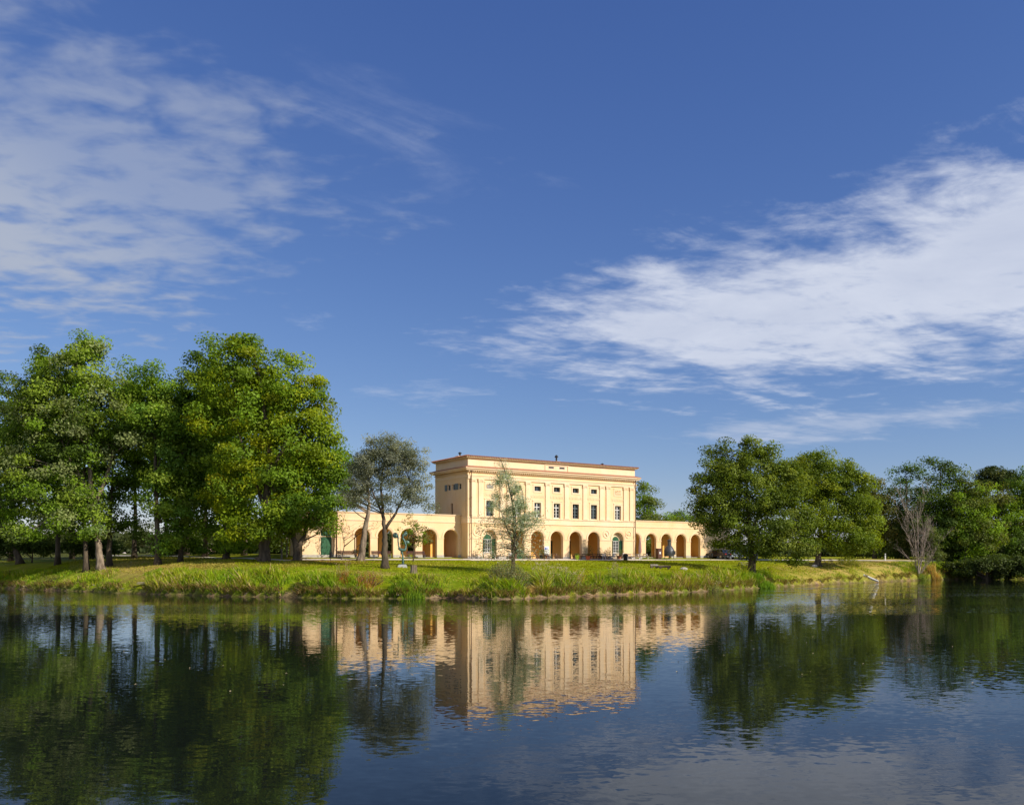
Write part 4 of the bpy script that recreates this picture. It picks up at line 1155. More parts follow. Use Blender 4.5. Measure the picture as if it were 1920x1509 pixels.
# the loose lower skirt of twigs with few leaves belongs to the same tree
_pop = [o for o in COL.objects if o.name == 'silver_poplar'][0]
def twig_skirt():
    rng = np.random.default_rng(7); bx, by, bz = _pop.location; D = by
    pos = []; col = []; mb = MB()
    for i in range(300):
        px = rng.normal(955, 32); py = rng.uniform(968, 1046)
        px = min(max(px, 900), 1020)
        if py > 1000 and 940 < px < 962 and rng.uniform() < 0.5: continue
        p = np.array([(px - 960) / F * D - bx, rng.normal(0, 1.1), EYE + (HY - py) / F * D - bz])
        s = np.array([(964 - 960) / F * D - bx, 0, min(p[2] * 0.8 + 0.5, 7.5)])
        m = (s + p) / 2 + np.array([0, 0, 0.25])
        if i % 2 == 0: mb.tube([s, m, p], [0.028, 0.018, 0.008], 4)
        for k in range(13):
            pos.append(p + rng.normal(size=3) * np.array([0.3, 0.3, 0.35])); col.append(SIL[rng.choice(3)][0] if rng.uniform() < 0.7 else (0.34, 0.27, 0.12))
    mb.build('twigs', M_BARK, _pop)
    pos = np.array(pos); nr = unit(rng.normal(size=pos.shape) + np.array([0.3, -0.3, 0.4]))
    q = leaf_quads(pos, nr, 0.18, rng, 0.45)
    np_mesh('lower_leaves', q, 4, M_LEAF, np.repeat(np.array(col), 4, 0), _pop)
twig_skirt()

GR = 'trees on the right lawn'
tree('broadleaf_tree', 'big dark green spreading tree that hides the end of the right wing', (1410, 1067),
     [dict(p=[(1410, 1067), (1409, 1030), (1405, 980), (1400, 900), (1395, 840)], r=(0.62, 0.06)), dict(p=[(1407, 1000), (1440, 930), (1455, 880)], r=(0.3, 0.05), root=False)],
     [(1365, 868, 48, 42), (1415, 870, 46, 46), (1335, 915, 40, 42), (1405, 930, 70, 55), (1460, 910, 50, 45), (1480, 960, 46, 50, -1), (1360, 975, 46, 44), (1430, 990, 72, 44, -2), (1470, 1025, 50, 32, -2), (1395, 1020, 42, 22, -1), (1350, 1010, 30, 24), (1400, 838, 16, 18), (1445, 850, 18, 16), (1492, 905, 34, 34), (1320, 960, 24, 30)],
     370, 165, 1.38, 0.36, [((0.135, 0.19, 0.018), 3), ((0.09, 0.135, 0.014), 2.5), ((0.20, 0.25, 0.035), 1.5)], 120, GR, limbs=50, D=118)
tree('broadleaf_tree', 'round crowned green tree behind the big spreading tree', (1533, 1058),
     [dict(p=[(1533, 1058), (1534, 1035), (1540, 980), (1545, 900)], r=(0.6, 0.06)), dict(p=[(1534, 1030), (1570, 970), (1590, 920)], r=(0.25, 0.04), root=False)],
     [(1545, 894, 62, 44), (1500, 910, 44, 44), (1598, 925, 44, 50), (1560, 960, 75, 55), (1618, 980, 36, 56), (1570, 905, 54, 40), (1520, 1000, 50, 34), (1590, 1015, 52, 26, -2), (1540, 865, 36, 20), (1498, 885, 36, 30)],
     370, 152, 1.58, 0.38, [((0.16, 0.225, 0.015), 3), ((0.11, 0.165, 0.012), 2), ((0.225, 0.275, 0.02), 1)], 121, GR, limbs=44, D=140)
GW = 'trees of the wood on the right shore'
wood = [
    ('olive green tree with thin top left of the wood', (1640, 1055), 172, [(1640, 925, 34, 34), (1650, 970, 40, 40), (1665, 1010, 40, 40), (1655, 940, 12, 10, -6)], [((0.12, 0.12, 0.025), 3), ((0.085, 0.11, 0.025), 2), ((0.5, 0.26, 0.04), 0.25)], 60, 1.7),
    ('dark tree with a rounded top behind the bare tree', (1700, 1057), 176, [(1700, 892, 32, 26), (1690, 940, 50, 44), (1720, 985, 50, 50), (1670, 1010, 50, 40)], [G_D, ((0.045, 0.08, 0.02), 2)], 90, 1.8),
    ('tallest twin topped dark tree of the wood', (1765, 1060), 168, [(1750, 885, 24, 30), (1775, 890, 28, 28), (1765, 930, 52, 42), (1770, 985, 60, 50), (1800, 1010, 50, 50)], [G_D, ((0.075, 0.12, 0.022), 3)], 115, 1.7),
    ('bright green tree leaning over the shaded shore', (1812, 1062), 166, [(1820, 920, 36, 32), (1815, 965, 50, 50), (1830, 1005, 45, 40)], [G_A, ((0.12, 0.15, 0.028), 3)], 90, 1.6),
    ('dark umbrella shaped pine on the far right', (1872, 1055), 185, [(1860, 893, 26, 17), (1885, 903, 30, 20), (1850, 905, 18, 14)], [((0.045, 0.07, 0.018), 3), ((0.07, 0.085, 0.025), 1)], 60, 1.3),
    ('yellowish tree of the wood below the pine', (1868, 1060), 172, [(1865, 945, 46, 36), (1880, 985, 50, 46), (1850, 1020, 40, 36)], [((0.125, 0.14, 0.025), 3), G_A], 95, 1.6),
    ('green tree at the right end of the wood', (1935, 1060), 172, [(1920, 915, 34, 40), (1940, 960, 50, 50), (1910, 1010, 50, 46)], [G_A, G_D], 95, 1.7),
    ('shaded bushy tree low over the water on the right', (1890, 1060), 170, [(1890, 1030, 60, 34), (1830, 1045, 60, 26), (1940, 1030, 50, 36), (1790, 1050, 40, 22), (1880, 1060, 80, 14), (1960, 1050, 40, 24)], [G_D, ((0.05, 0.075, 0.018), 2)], 170, 1.5),
    ('dark undergrown tree behind the white road strip', (1690, 1054), 196, [(1650, 1010, 50, 36), (1710, 1010, 50, 36), (1770, 1020, 60, 30), (1620, 1020, 36, 28), (1850, 1020, 60, 30), (1930, 1020, 60, 34)], [((0.045, 0.065, 0.018), 3)], 150, 2.4),
    ('low dark thicket along the shaded right shore', (1850, 1068), 157, [(1795, 1066, 30, 10), (1830, 1064, 40, 16), (1880, 1062, 50, 20), (1940, 1060, 60, 22)], [((0.06, 0.09, 0.018), 3), ((0.045, 0.065, 0.015), 2)], 110, 1.2)]
for i, (lab, b, D, lb, cols, n, cs) in enumerate(wood):
    top = min(l[1] - l[3] * 0.3 for l in lb)
    tree('pine_tree' if 'pine' in lab else 'broadleaf_tree', lab, b, [dict(p=[(b[0], b[1]), (b[0] + 1, (b[1] + top) / 2), (b[0] - 2, top)], r=(0.38, 0.07))], lb, int(n * 1.4), 130, cs * 1.1, 0.46, cols, 130 + i, GW, limbs=18, D=D)
GB = 'trees behind the right wing'
for i, (lab, b, D, lb, cols, n) in enumerate([
    ('airy green tree rising behind the right corner of the house', (1208, 1043), 172, [(1208, 930, 24, 22), (1215, 955, 24, 22), (1200, 970, 26, 18), (1222, 985, 30, 22), (1205, 1010, 30, 25)], [((0.125, 0.155, 0.03), 3), G_A], 70),
    ('low olive tree behind the roof of the right wing', (1245, 1043), 190, [(1240, 975, 18, 12), (1252, 985, 26, 16), (1245, 1010, 34, 26)], [((0.13, 0.14, 0.03), 3), G_A], 45),
    ('dark rounded tree behind the roof of the right wing', (1275, 1043), 200, [(1275, 970, 18, 12), (1275, 985, 26, 18), (1280, 1015, 34, 26)], [G_A, G_D], 45),
    ('bluish green tree nearest the spreading tree behind the roof', (1308, 1043), 205, [(1308, 972, 20, 14), (1310, 990, 28, 18), (1315, 1020, 34, 24)], [((0.075, 0.12, 0.05), 3)], 45)]):
    tree('broadleaf_tree', lab, b, [dict(p=[b, (b[0], 1000), (b[0], lb[0][1])], r=(0.3, 0.06))], lb, n, 140, 1.6, 0.42, cols, 150 + i, GB, limbs=14, D=D)
# trees behind the left wing, seen through its arches and under the tall crowns
GF = 'park trees far behind the left wing'
labs = ['dark park tree seen through the left wing arches', 'green park tree seen between the ivy trunk and the wing pier', 'shrubby park tree behind the left end of the house', 'hazy green tree far beyond the forked maple',
        'low grey green tree beyond the straight dark trunk', 'dull green tree at the far edge of the park under the giants', 'wide dark bush like tree far behind the yellow green giant', 'far tree closing the view at the left edge']
for i, (px, D, hw, top) in enumerate([(725, 152, 60, 1000), (800, 150, 55, 1000), (612, 160, 60, 1000), (520, 190, 60, 985), (300, 230, 70, 985), (380, 235, 60, 978), (440, 225, 55, 985), (110, 240, 120, 985)]):
    lb = [(px - hw * 0.5, (top + 1025) / 2, hw * 0.6, (1035 - top) * 0.5), (px + hw * 0.5, (top + 1030) / 2, hw * 0.6, (1040 - top) * 0.48), (px, top + 22, hw * 0.5, 22)]
    tree('broadleaf_tree', labs[i], (px, 1040), [dict(p=[(px, 1042), (px, 1020), (px, top + 14)], r=(0.28, 0.06))], lb, 60, 120, 1.9, 0.5, [((0.075, 0.10, 0.03), 3), ((0.11, 0.13, 0.035), 2)], 170 + i, GF, limbs=10, D=D)


# far wood closing the horizon: one mass
def far_wood():
    rng = np.random.default_rng(77); P = []; N = []; Cc = []
    for (x0, x1, y, h, n) in ((-420, -60, 300, 8, 22000), (-60, 160, 360, 8, 14000), (150, 420, 330, 11, 14000)):
        x = rng.uniform(x0, x1, n); yy = y + rng.uniform(-14, 14, n) + vnoise(x, 3, 30) * 8
        g = ground(np.stack([x, yy], 1), False); hh = h * (0.75 + 0.35 * vnoise(x, 6, 14) + 0.2 * vnoise(x, 7, 5))
        z = g + hh * rng.uniform(0, 1, n) ** 0.9
        P.append(np.stack([x, yy, z], 1)); Cc.append(np.array([(0.07, 0.095, 0.035)]) * (1 + 0.35 * vnoise(x, 9, 9)[:, None]) * rng.uniform(0.8, 1.2, n)[:, None])
    P = np.concatenate(P); Cc = np.concatenate(Cc); N = unit(rng.normal(size=P.shape) + np.array([0.2, -0.7, 0.5]))
    q = leaf_quads(P, N, 1.7, rng, 0.9)
    o = np_mesh('far_wood', q, 4, M_LEAF, np.repeat(Cc, 4, 0)); tag(o, kind='stuff')
far_wood()


def dead_tree():
    bx, by, bz = pick(1722, 1081); D = by; rr = random.Random(4)
    root = thing('dead_tree', 'bare reddish dead tree with many thin stems on the right shore', 'dead tree', (bx, by, bz - 0.1))
    W_ = lambda px, py, dy=0.0: np.array([(px - 1722) / F * D, dy, EYE + (HY - py) / F * D - bz])
    mb = MB(); tw = MB()

    def grow(p, d, ln, r, lv):
        pts = [p]; q = p.copy(); dd = d.copy(); n = 5
        for i in range(n):
            dd = dd + np.array([rr.gauss(0, .10), rr.gauss(0, .10), rr.gauss(0.06, .05)]); dd /= np.linalg.norm(dd); q = q + dd * ln / n; pts.append(q.copy())
        (mb if lv < 2 else tw).tube(pts, [r * (1 - 0.8 * i / n) for i in range(n + 1)], 5 if lv < 2 else 3, False)
        if lv >= 3: return
        for k in range((7, 6, 5)[lv]):
            i = rr.randint(1, n); s = rr.choice((-1, 1))
            nd = dd * rr.uniform(0.7, 1.0) + np.array([s * rr.uniform(.2, .55), rr.uniform(-.6, .6), rr.uniform(0.05, .35)]); nd /= np.linalg.norm(nd)
            grow(pts[i], nd, ln * rr.uniform(.32, .55), max(r * (1 - 0.8 * i / n) * 0.6, 0.012), lv + 1)
    for px, top, r, dx in ((1720, 930, 0.20, 0.02), (1722, 945, 0.15, -0.12), (1724, 985, 0.12, 0.28), (1719, 985, 0.12, -0.26), (1726, 1005, 0.1, 0.5), (1723, 955, .12, 0.12), (1727, 1035, .07, 0.9)):
        h = W_(px, top)[2]
        d = np.array([dx, rr.uniform(-.15, .15), 1.0]); d /= np.linalg.norm(d)
        grow(np.array([(px - 1722) * 0.03, rr.uniform(-.2, .2), 0.0]), d, h * 0.84, r * 0.66, 0)
    mb.build('trunk', M_DEAD, root, True); tw.build('twigs', M_DEAD, root)
    tree('young_tree', 'green sapling growing through the dead tree', (1748, 1070), [dict(p=[(1748, 1076), (1750, 1040), (1748, 1000)], r=(0.1, 0.02))],
         [(1746, 995, 12, 12), (1752, 1015, 14, 16), (1760, 1040, 14, 14), (1742, 1045, 10, 10)], 40, 60, 0.7, 0.26, [((0.13, 0.17, 0.05), 3)], 190, None, limbs=14, D=D + 7.0, thin=.02)
dead_tree()


# ------------------------------------------------------------------ bank plants
def blades(P, h, w, rng, lean=0.35, cols=None, wind=(-0.25, 0.05)):
    """bent grass blades as two stacked quads drawn as one long rhombus each: (n) -> quads"""
    n = len(P); a = rng.uniform(0, 2 * PI, n); side = np.stack([np.cos(a), np.sin(a), np.zeros(n)], 1)
    ln = np.stack([rng.normal(0, lean, n) + wind[0] * lean, rng.normal(0, lean, n) + wind[1] * lean, np.zeros(n)], 1) * h[:, None]
    up = np.stack([np.zeros(n), np.zeros(n), h], 1)
    m = P + up * 0.55 + ln * 0.30; t = P + up * 0.98 + ln
    s = side * (w * 0.5)[:, None]
    q1 = np.stack([P - s * 0.7, P + s * 0.7, m + s, m - s], 1); q2 = np.stack([m - s, m + s, t + s * 0.12, t - s * 0.12], 1)
    return np.concatenate([q1, q2], 1).reshape(-1, 3)


VEG = np.array([(-80, .6), (0, .6), (90, .55), (130, .5), (215, .5), (235, .12), (265, .12), (285, .75), (330, .85), (440, .95), (535, .9), (552, .35), (566, .6), (575, 1.05), (668, 1.05), (688, .45), (734, .3), (745, 1.0), (840, 1.0), (856, .35),
                (885, .6), (905, .85), (985, .9), (1000, .45), (1010, 1.3), (1190, 1.3), (1230, .95), (1330, 1.2), (1380, 1.0), (1440, .9), (1452, .35), (1500, .3), (1600, .32), (1640, .35), (1720, .6), (1765, .7), (1800, .8), (1850, .7), (1990, .5)])


def bank_points(n, rng, dmax=6.5, xlo=-75, xhi=100, power=1.3):
    X = rng.uniform(xlo, xhi, n); d = dmax * rng.uniform(0, 1, n) ** power
    sy = np.interp(X, SHORE[:, 0], SHORE[:, 1]); g = np.interp(X, SHORE[:, 0], np.gradient(SHORE[:, 1], SHORE[:, 0]))
    g = np.clip(g, -1.2, 1.2); k = 1 / np.sqrt(1 + g * g)
    P = np.stack([X - g * k * d, sy + k * d], 1)
    return P, d


def bank_vegetation():
    rng = np.random.default_rng(31)
    P, d = bank_points(120000, rng)
    px = 960 + F * P[:, 0] / P[:, 1]
    hv = np.interp(px, VEG[:, 0], VEG[:, 1])
    n1 = vnoise2(P[:, 0], P[:, 1], 51, 1.5); n2 = vnoise2(P[:, 0], P[:, 1], 52, 0.55); n3 = vnoise2(P[:, 0], P[:, 1], 53, 4.0)
    prof = np.interp(d, [0, .35, 1.0, 3.0, 4.8, 6.5], [0.45, 0.85, 1.0, 0.9, 0.45, 0.12])
    keep = (n1 * 0.8 + n2 * 0.5 + n3 * 0.35 + hv * 0.9 - 0.32 > 0) & (rng.uniform(size=len(P)) < np.clip(hv * 1.25, 0.25, 1))
    P, d, px, hv, n1, n2, n3, prof = (a[keep] for a in (P, d, px, hv, n1, n2, n3, prof))
    h = 1.05 * hv * prof * (0.72 + 0.85 * n1 + 0.5 * n2 + 0.35 * n3) * rng.uniform(0.55, 1.2, len(P)); h = np.clip(h, 0.07, 2.1)
    z = ground(P); ok = z > -0.05; P, d, px, h, n1, n2, n3, z = (a[ok] for a in (P, d, px, h, n1, n2, n3, z))
    n = len(P); print('bank blades', n)
    pal = np.array([(0.19, 0.33, 0.012), (0.27, 0.37, 0.014), (0.36, 0.38, 0.03), (0.12, 0.22, 0.014), (0.50, 0.38, 0.17), (0.40, 0.18, 0.04)])
    f = n1 * 0.5 + n3 * 0.35 + rng.normal(0, 0.28, n)
    ci = np.digitize(f, [-0.35, -0.02, 0.36, 0.78]); cidx = np.array([3, 0, 1, 2, 4])[ci]
    tan = rng.uniform(size=n) < np.clip(0.40 - d * 0.35, 0.04, 0.4); cidx[tan] = 4
    rust = ((np.abs(px - 693) < 22) | (np.abs(px - 645) < 12) | (np.abs(px - 1090) < 8)) & (d > 1.2) & (rng.uniform(size=n) < 0.7); cidx[rust] = 5
    c = pal[cidx] * rng.uniform(0.75, 1.25, n)[:, None]
    q = blades(np.column_stack([P, z - 0.03]), h, rng.uniform(0.035, 0.085, n) * (0.7 + h * 0.5), rng)
    o = np_mesh('bank_grass', q, 4, M_GRASS, np.repeat(c, 8, 0)); tag(o, kind='stuff')
    P, d = bank_points(16000, rng, 0.7, power=1.0); px = 960 + F * P[:, 0] / P[:, 1]; hv = np.interp(px, VEG[:, 0], VEG[:, 1])
    ok = (vnoise2(P[:, 0], P[:, 1], 64, 0.9) + hv * 0.9 - 0.35 > 0); P, d, hv = P[ok], d[ok], hv[ok]; n = len(P); z = ground(P) + 0.1
    pal = np.array([(0.45, 0.33, 0.14), (0.30, 0.20, 0.08), (0.2, 0.26, 0.03), (0.16, 0.1, 0.05)])
    q = blades(np.column_stack([P, z]), rng.uniform(0.25, 0.7, n) * (0.5 + hv * 0.6), rng.uniform(0.03, 0.07, n), rng, 0.7, None, (0.0, -1.2))
    o = np_mesh('bank_grass', q, 4, M_GRASS, np.repeat(pal[rng.choice(4, n)] * rng.uniform(0.7, 1.2, n)[:, None], 8, 0)); tag(o, kind='stuff')
    # broad leaved weeds among the grass
    P, d = bank_points(26000, rng, 5.0); px = 960 + F * P[:, 0] / P[:, 1]; hv = np.interp(px, VEG[:, 0], VEG[:, 1]); n1 = vnoise2(P[:, 0], P[:, 1], 61, 1.1)
    ok = (n1 > 0.12) & (hv > 0.45); P, d, hv, n1 = P[ok], d[ok], hv[ok], n1[ok]; z = ground(P)
    prof = np.interp(d, [0, .5, 1.2, 3.5, 5], [0.3, 0.8, 1.0, 0.8, 0.25])
    zz = z + hv * prof * (0.5 + 0.8 * n1) * rng.uniform(0.3, 1.15, len(P))
    q = leaf_quads(np.column_stack([P, zz]), unit(rng.normal(size=(len(P), 3)) * 0.6 + np.array([0.2, -0.5, 0.7])), 0.17, rng, 0.6)
    c = np.array([(0.17, 0.27, 0.02), (0.23, 0.3, 0.025), (0.10, 0.17, 0.018)])[rng.choice(3, len(P))] * rng.uniform(0.75, 1.25, len(P))[:, None]
    o = np_mesh('bank_weeds', q, 4, M_GRASS, np.repeat(c, 4, 0)); tag(o, kind='stuff')
    # short lawn tufts
    n = 74000; X = rng.uniform(-62, 70, n); dd = 5 + 30 * rng.uniform(0, 1, n) ** 1.2
    sy = np.interp(X, SHORE[:, 0], SHORE[:, 1]); P = np.stack([X, sy + dd], 1)
    rel = P - C0; s = rel @ U; t = rel @ MV
    dp, _ = seg_dist(P, TERR); ty = np.interp(P[:, 0], TERR[:, 0], TERR[:, 1])
    ok = (P[:, 1] < ty) & (dp > 0.5); P = P[ok]; n = len(P); z = ground(P)
    px = 960 + F * P[:, 0] / P[:, 1]
    dry = np.clip(vnoise2(P[:, 0], P[:, 1], 71, 5.0) * 0.5 + np.where((px < 440) & (px > 130), 0.75, -0.1) + np.where((px > 560) & (px < 850), 0.15, 0) + np.where(px > 1440, 0.5, 0.0) + rng.normal(0, .25, n), 0, 1)
    c = np.array([(0.25, 0.30, 0.006)]) * (1 - dry[:, None]) + np.array([(0.42, 0.34, 0.085)]) * dry[:, None]
    c *= rng.uniform(0.8, 1.2, n)[:, None]
    q = blades(np.column_stack([P, z - 0.02]), rng.uniform(0.06, 0.17, n), rng.uniform(0.05, 0.12, n), rng, 0.5)
    o = np_mesh('lawn_grass', q, 4, M_GRASS, np.repeat(c, 8, 0)); tag(o, kind='stuff')
    # stones and mud lumps at the water line
    P, d = bank_points(420, rng, 0.5, power=0.8); z = ground(P, False); mb = MB()
    for (x, y), zz in zip(P, z):
        r = rng.uniform(0.03, 0.10); a = rng.uniform(0, PI); mb.obox((x, y, zz), (math.cos(a), math.sin(a), 0.2), r, (-math.sin(a), math.cos(a), 0), r * 0.7, (0, 0, 1), r * 0.5)
    o = mb.build('shore_stones', pbr('shore_stone', (0.30, 0.25, 0.19), 0.95, 0, 0, 2.0, (0.14, 0.11, 0.08)), None); tag(o, kind='stuff')


bank_vegetation()


def clump(name, label, cat, px, py, w, h, n, cols, seed, kind='blade', head=None, leaf=0.16, lo=60.0):
    """a single plant clump standing on the bank: stems, leaves and seed heads"""
    rng = np.random.default_rng(seed); bx, by, bz = pick(px, py, lo)
    root = thing(name, label, cat, (bx, by, bz - 0.05))
    r = w / 2 * np.sqrt(rng.uniform(0, 1, n)); a = rng.uniform(0, 2 * PI, n)
    p = np.stack([r * np.cos(a), r * np.sin(a) * 0.7], 1)
    z = ground(p + np.array([bx, by]), False) - bz
    fall = 1 - 0.45 * (r / (w / 2)) ** 2
    pal = np.array(cols) * np.array([1.5, 1.5, 1.15]); c = pal[rng.choice(len(pal), n)] * rng.uniform(0.75, 1.25, n)[:, None]
    if kind == 'blade':
        hh = h * fall * rng.uniform(0.55, 1.08, n)
        np_mesh('blades', blades(np.column_stack([p, z]), hh, rng.uniform(0.03, 0.07, n), rng, 0.22), 4, M_GRASS, np.repeat(c, 8, 0), root)
    else:
        mb = MB(); ns = max(6, n // 60)
        for i in range(ns):
            q = p[i]; top = np.array([q[0] * 1.5 + rng.normal(0, .1), q[1] * 1.5, z[i] + h * fall[i] * rng.uniform(.7, 1)])
            mb.tube([(q[0] * 0.5, q[1] * 0.5, z[i]), ((q[0] * 0.8 + top[0] * .2), q[1], (z[i] + top[2]) * 0.55), top], [0.03, 0.02, 0.008], 4)
        mb.build('stems', M_BARK, root)
        zz = z + h * fall * rng.uniform(0.08, 1.0, n) ** 0.8
        pos = np.column_stack([p * (0.75 + 0.5 * rng.uniform(size=(n, 1))), zz])
        nr = unit(rng.normal(size=(n, 3)) * 0.7 + np.column_stack([p / w, np.full(n, 0.5)]))
        np_mesh('foliage', leaf_quads(pos, nr, leaf, rng, 0.4), 4, M_LEAF, np.repeat(c, 4, 0), root)
    if head:
        k, hc, hs = head; mb = MB()
        i = rng.choice(n, k); q = []
        for j in i:
            top = np.array([p[j][0] * 1.1 + rng.normal(0, .12), p[j][1], z[j] + h * rng.uniform(0.85, 1.3)])
            mb.tube([(p[j][0], p[j][1], z[j]), (p[j][0] * 1.05, p[j][1], top[2] * 0.6), top], [0.015, 0.012, 0.007], 3)
            for m in range(16): q.append(top + rng.normal(size=3) * np.array([hs, hs, hs * 0.5]))
        mb.build('stalks', pbr('dry_stalk', (0.33, 0.28, 0.15), 0.9), root)
        q = np.array(q); np_mesh('seed_heads', leaf_quads(q, unit(rng.normal(size=q.shape) + np.array([0, 0, 1])), 0.09, rng, 0.8), 4, M_GRASS, np.repeat(np.tile(np.array([hc]), (len(q), 1)) * rng.uniform(0.7, 1.2, (len(q), 1)), 4, 0), root)
    return root


BG = [(0.115, 0.205, 0.018), (0.165, 0.235, 0.022), (0.085, 0.15, 0.02)]
clump('willow_shrub', 'silver green willow shrub at the foot of the bent silver tree', 'shrub', 955, 1100, 3.8, 2.7, 4200, [(0.16, 0.19, 0.12), (0.21, 0.24, 0.17), (0.12, 0.15, 0.07), (0.22, 0.16, 0.09)], 301, 'leaf', None, 0.15)
clump('flowering_weeds', 'tall weeds with pale seed heads right of the willow shrub', 'plant', 1048, 1100, 6.0, 1.75, 2600, [(0.12, 0.19, 0.03), (0.17, 0.21, 0.05), (0.20, 0.21, 0.08)], 302, 'leaf', (46, (0.52, 0.46, 0.30), 0.13), 0.14)
clump('flowering_weeds', 'two tall seed stalks above the bank grass before the right arches', 'plant', 1156, 1094, 2.2, 1.9, 700, [(0.13, 0.19, 0.03), (0.2, 0.2, 0.07)], 303, 'leaf', (14, (0.45, 0.38, 0.24), 0.08), 0.13)
clump('sedge_clump', 'bright green sedge clump below the big spreading tree', 'plant', 1424, 1092, 4.0, 1.5, 2400, [(0.12, 0.225, 0.018), (0.16, 0.25, 0.02), (0.09, 0.17, 0.02)], 304)
clump('reed_clump', 'tan dry reeds at the water beside the dead tree', 'plant', 1752, 1084, 2.4, 2.2, 900, [(0.46, 0.31, 0.14), (0.38, 0.27, 0.12), (0.2, 0.2, 0.05)], 305)
clump('shore_shrub', 'low green shrub at the foot of the dead tree', 'shrub', 1724, 1083, 3.2, 1.5, 1500, [(0.10, 0.165, 0.025), (0.14, 0.19, 0.03)], 306, 'leaf', None, 0.2)
clump('reed_clump', 'broad leafy reeds hanging over the water by the stump', 'plant', 764, 1112, 3.4, 1.3, 1900, BG, 307)
clump('leafy_weed', 'dark leafy weed mound on the bank right of the stump', 'plant', 793, 1098, 2.4, 1.2, 1300, [(0.09, 0.12, 0.03), (0.13, 0.15, 0.035), (0.16, 0.12, 0.05)], 308, 'leaf', None, 0.14)
clump('leafy_weed', 'dark green bush on the bank left of the willow shrub', 'plant', 918, 1112, 2.6, 1.1, 1500, [(0.06, 0.10, 0.02), (0.09, 0.13, 0.03)], 309, 'leaf', None, 0.15)
clump('rust_weed', 'rust brown dead weeds on the bank under the ivy trunk', 'plant', 693, 1098, 2.6, 1.3, 1500, [(0.27, 0.125, 0.04), (0.34, 0.20, 0.07), (0.2, 0.1, 0.04)], 310, 'leaf', (10, (0.3, 0.16, 0.07), 0.08), 0.10)
clump('rust_weed', 'thin brown weed stalks above the grass by the leaf litter', 'plant', 643, 1088, 1.6, 1.6, 500, [(0.30, 0.17, 0.06), (0.24, 0.2, 0.06)], 311, 'leaf', (9, (0.34, 0.24, 0.12), 0.07), 0.10)
clump('leafy_weed', 'trailing pale weeds at the water edge by the leaning grey trunk', 'plant', 84, 1096, 3.4, 1.0, 1300, [(0.16, 0.19, 0.05), (0.2, 0.17, 0.06), (0.09, 0.12, 0.03)], 312, 'leaf', None, 0.14)
clump('lawn_shrub', 'small yellow green shrub under the round crowned tree', 'shrub', 1592, 1060, 3.6, 1.7, 1500, [(0.14, 0.17, 0.03), (0.18, 0.2, 0.035)], 313, 'leaf', None, 0.2)
clump('leafy_weed', 'yellow flowering weed near the thick trunk', 'plant', 527, 1078, 1.2, 0.9, 420, [(0.12, 0.17, 0.03), (0.5, 0.33, 0.03)], 314, 'leaf', None, 0.12)
clump('dry_grass_tuft', 'straw coloured grass tuft on the bank by the small landing', 'plant', 1000, 1112, 1.6, 0.9, 700, [(0.42, 0.32, 0.15), (0.34, 0.26, 0.12)], 315)
clump('leafy_weed', 'dark hollow bush on the bank below the log seats', 'plant', 1262, 1098, 1.8, 1.2, 900, [(0.05, 0.09, 0.018), (0.08, 0.13, 0.025)], 316, 'leaf', None, 0.14)
clump('leafy_weed', 'grey green weeds hanging over the water before the big right tree', 'plant', 1330, 1100, 3.0, 1.2, 1500, [(0.16, 0.19, 0.06), (0.11, 0.15, 0.04), (0.2, 0.2, 0.09)], 317, 'leaf', (10, (0.4, 0.36, 0.22), 0.07), 0.13)
clump('leafy_weed', 'dark weeds in the gap of the bank before the forked maple', 'plant', 562, 1110, 2.0, 1.0, 800, [(0.05, 0.08, 0.018), (0.16, 0.11, 0.05)], 318, 'leaf', None, 0.14)


def floating_leaves():
    rng = np.random.default_rng(91); q = []; mb = MB()
    for i in range(80):
        px = rng.uniform(1250, 1920) if i % 3 else rng.uniform(0, 900); py = rng.uniform(1112, 1285) if i % 3 else rng.uniform(1115, 1300)
        D = EYE * F / (py - HY); x = (px - 960) / F * D; s = rng.uniform(0.03, 0.06); a = rng.uniform(0, PI)
        c, sn = math.cos(a) * s, math.sin(a) * s; z = 0.012
        mb.add([(x - c, D - sn, z), (x + sn * .5, D - c * .5, z + 0.02), (x + c, D + sn, z + 0.005), (x - sn * .5, D + c * .5, z + 0.025)], [(0, 1, 2, 3)])
    o = mb.build('floating_leaves', pbr('dry_leaf', (0.36, 0.30, 0.17), 0.8)); tag(o, kind='stuff')
floating_leaves()


# ------------------------------------------------------------------ things around the house
def spot(s, t, dz=0.0, path=0.0):
    x, y = loc_xy(s, t); return (x, y, gz(x, y, False) + path + dz)


# park benches before the left wing
def bench(label, loc, rz):
    r = thing('park_bench', label, 'bench', loc, rz, 'benches along the path')
    for z, y in ((0.46, -0.12), (0.46, 0.03), (0.46, 0.18)):
        mb = MB(); mb.box(-1.35, 1.35, y - 0.065, y + 0.065, z, z + 0.04); mb.build('seat_slat', M_WOODD, r)
    for z in (0.62, 0.76, 0.9):
        mb = MB(); mb.obox((0, 0.29 + (z - .6) * 0.2, z), (1, 0, 0), 1.35, (0, .98, .2), 0.02, (0, -.2, .98), 0.06); mb.build('back_slat', M_WOODD, r)
    for x in (-1.1, 1.1):
        mb = MB(); mb.box(x - 0.04, x + 0.04, -0.2, -0.13, 0, 0.458); mb.box(x - 0.04, x + 0.04, 0.2, 0.27, 0, 0.458); mb.box(x - 0.04, x + 0.04, -0.2, 0.27, 0.4, 0.457); mb.obox((x, 0.31, 0.68), (1, 0, 0), 0.03, (0, .98, .2), 0.02, (0, -.2, .98), 0.26)
        mb.build('leg', M_IRON, r)
    return r


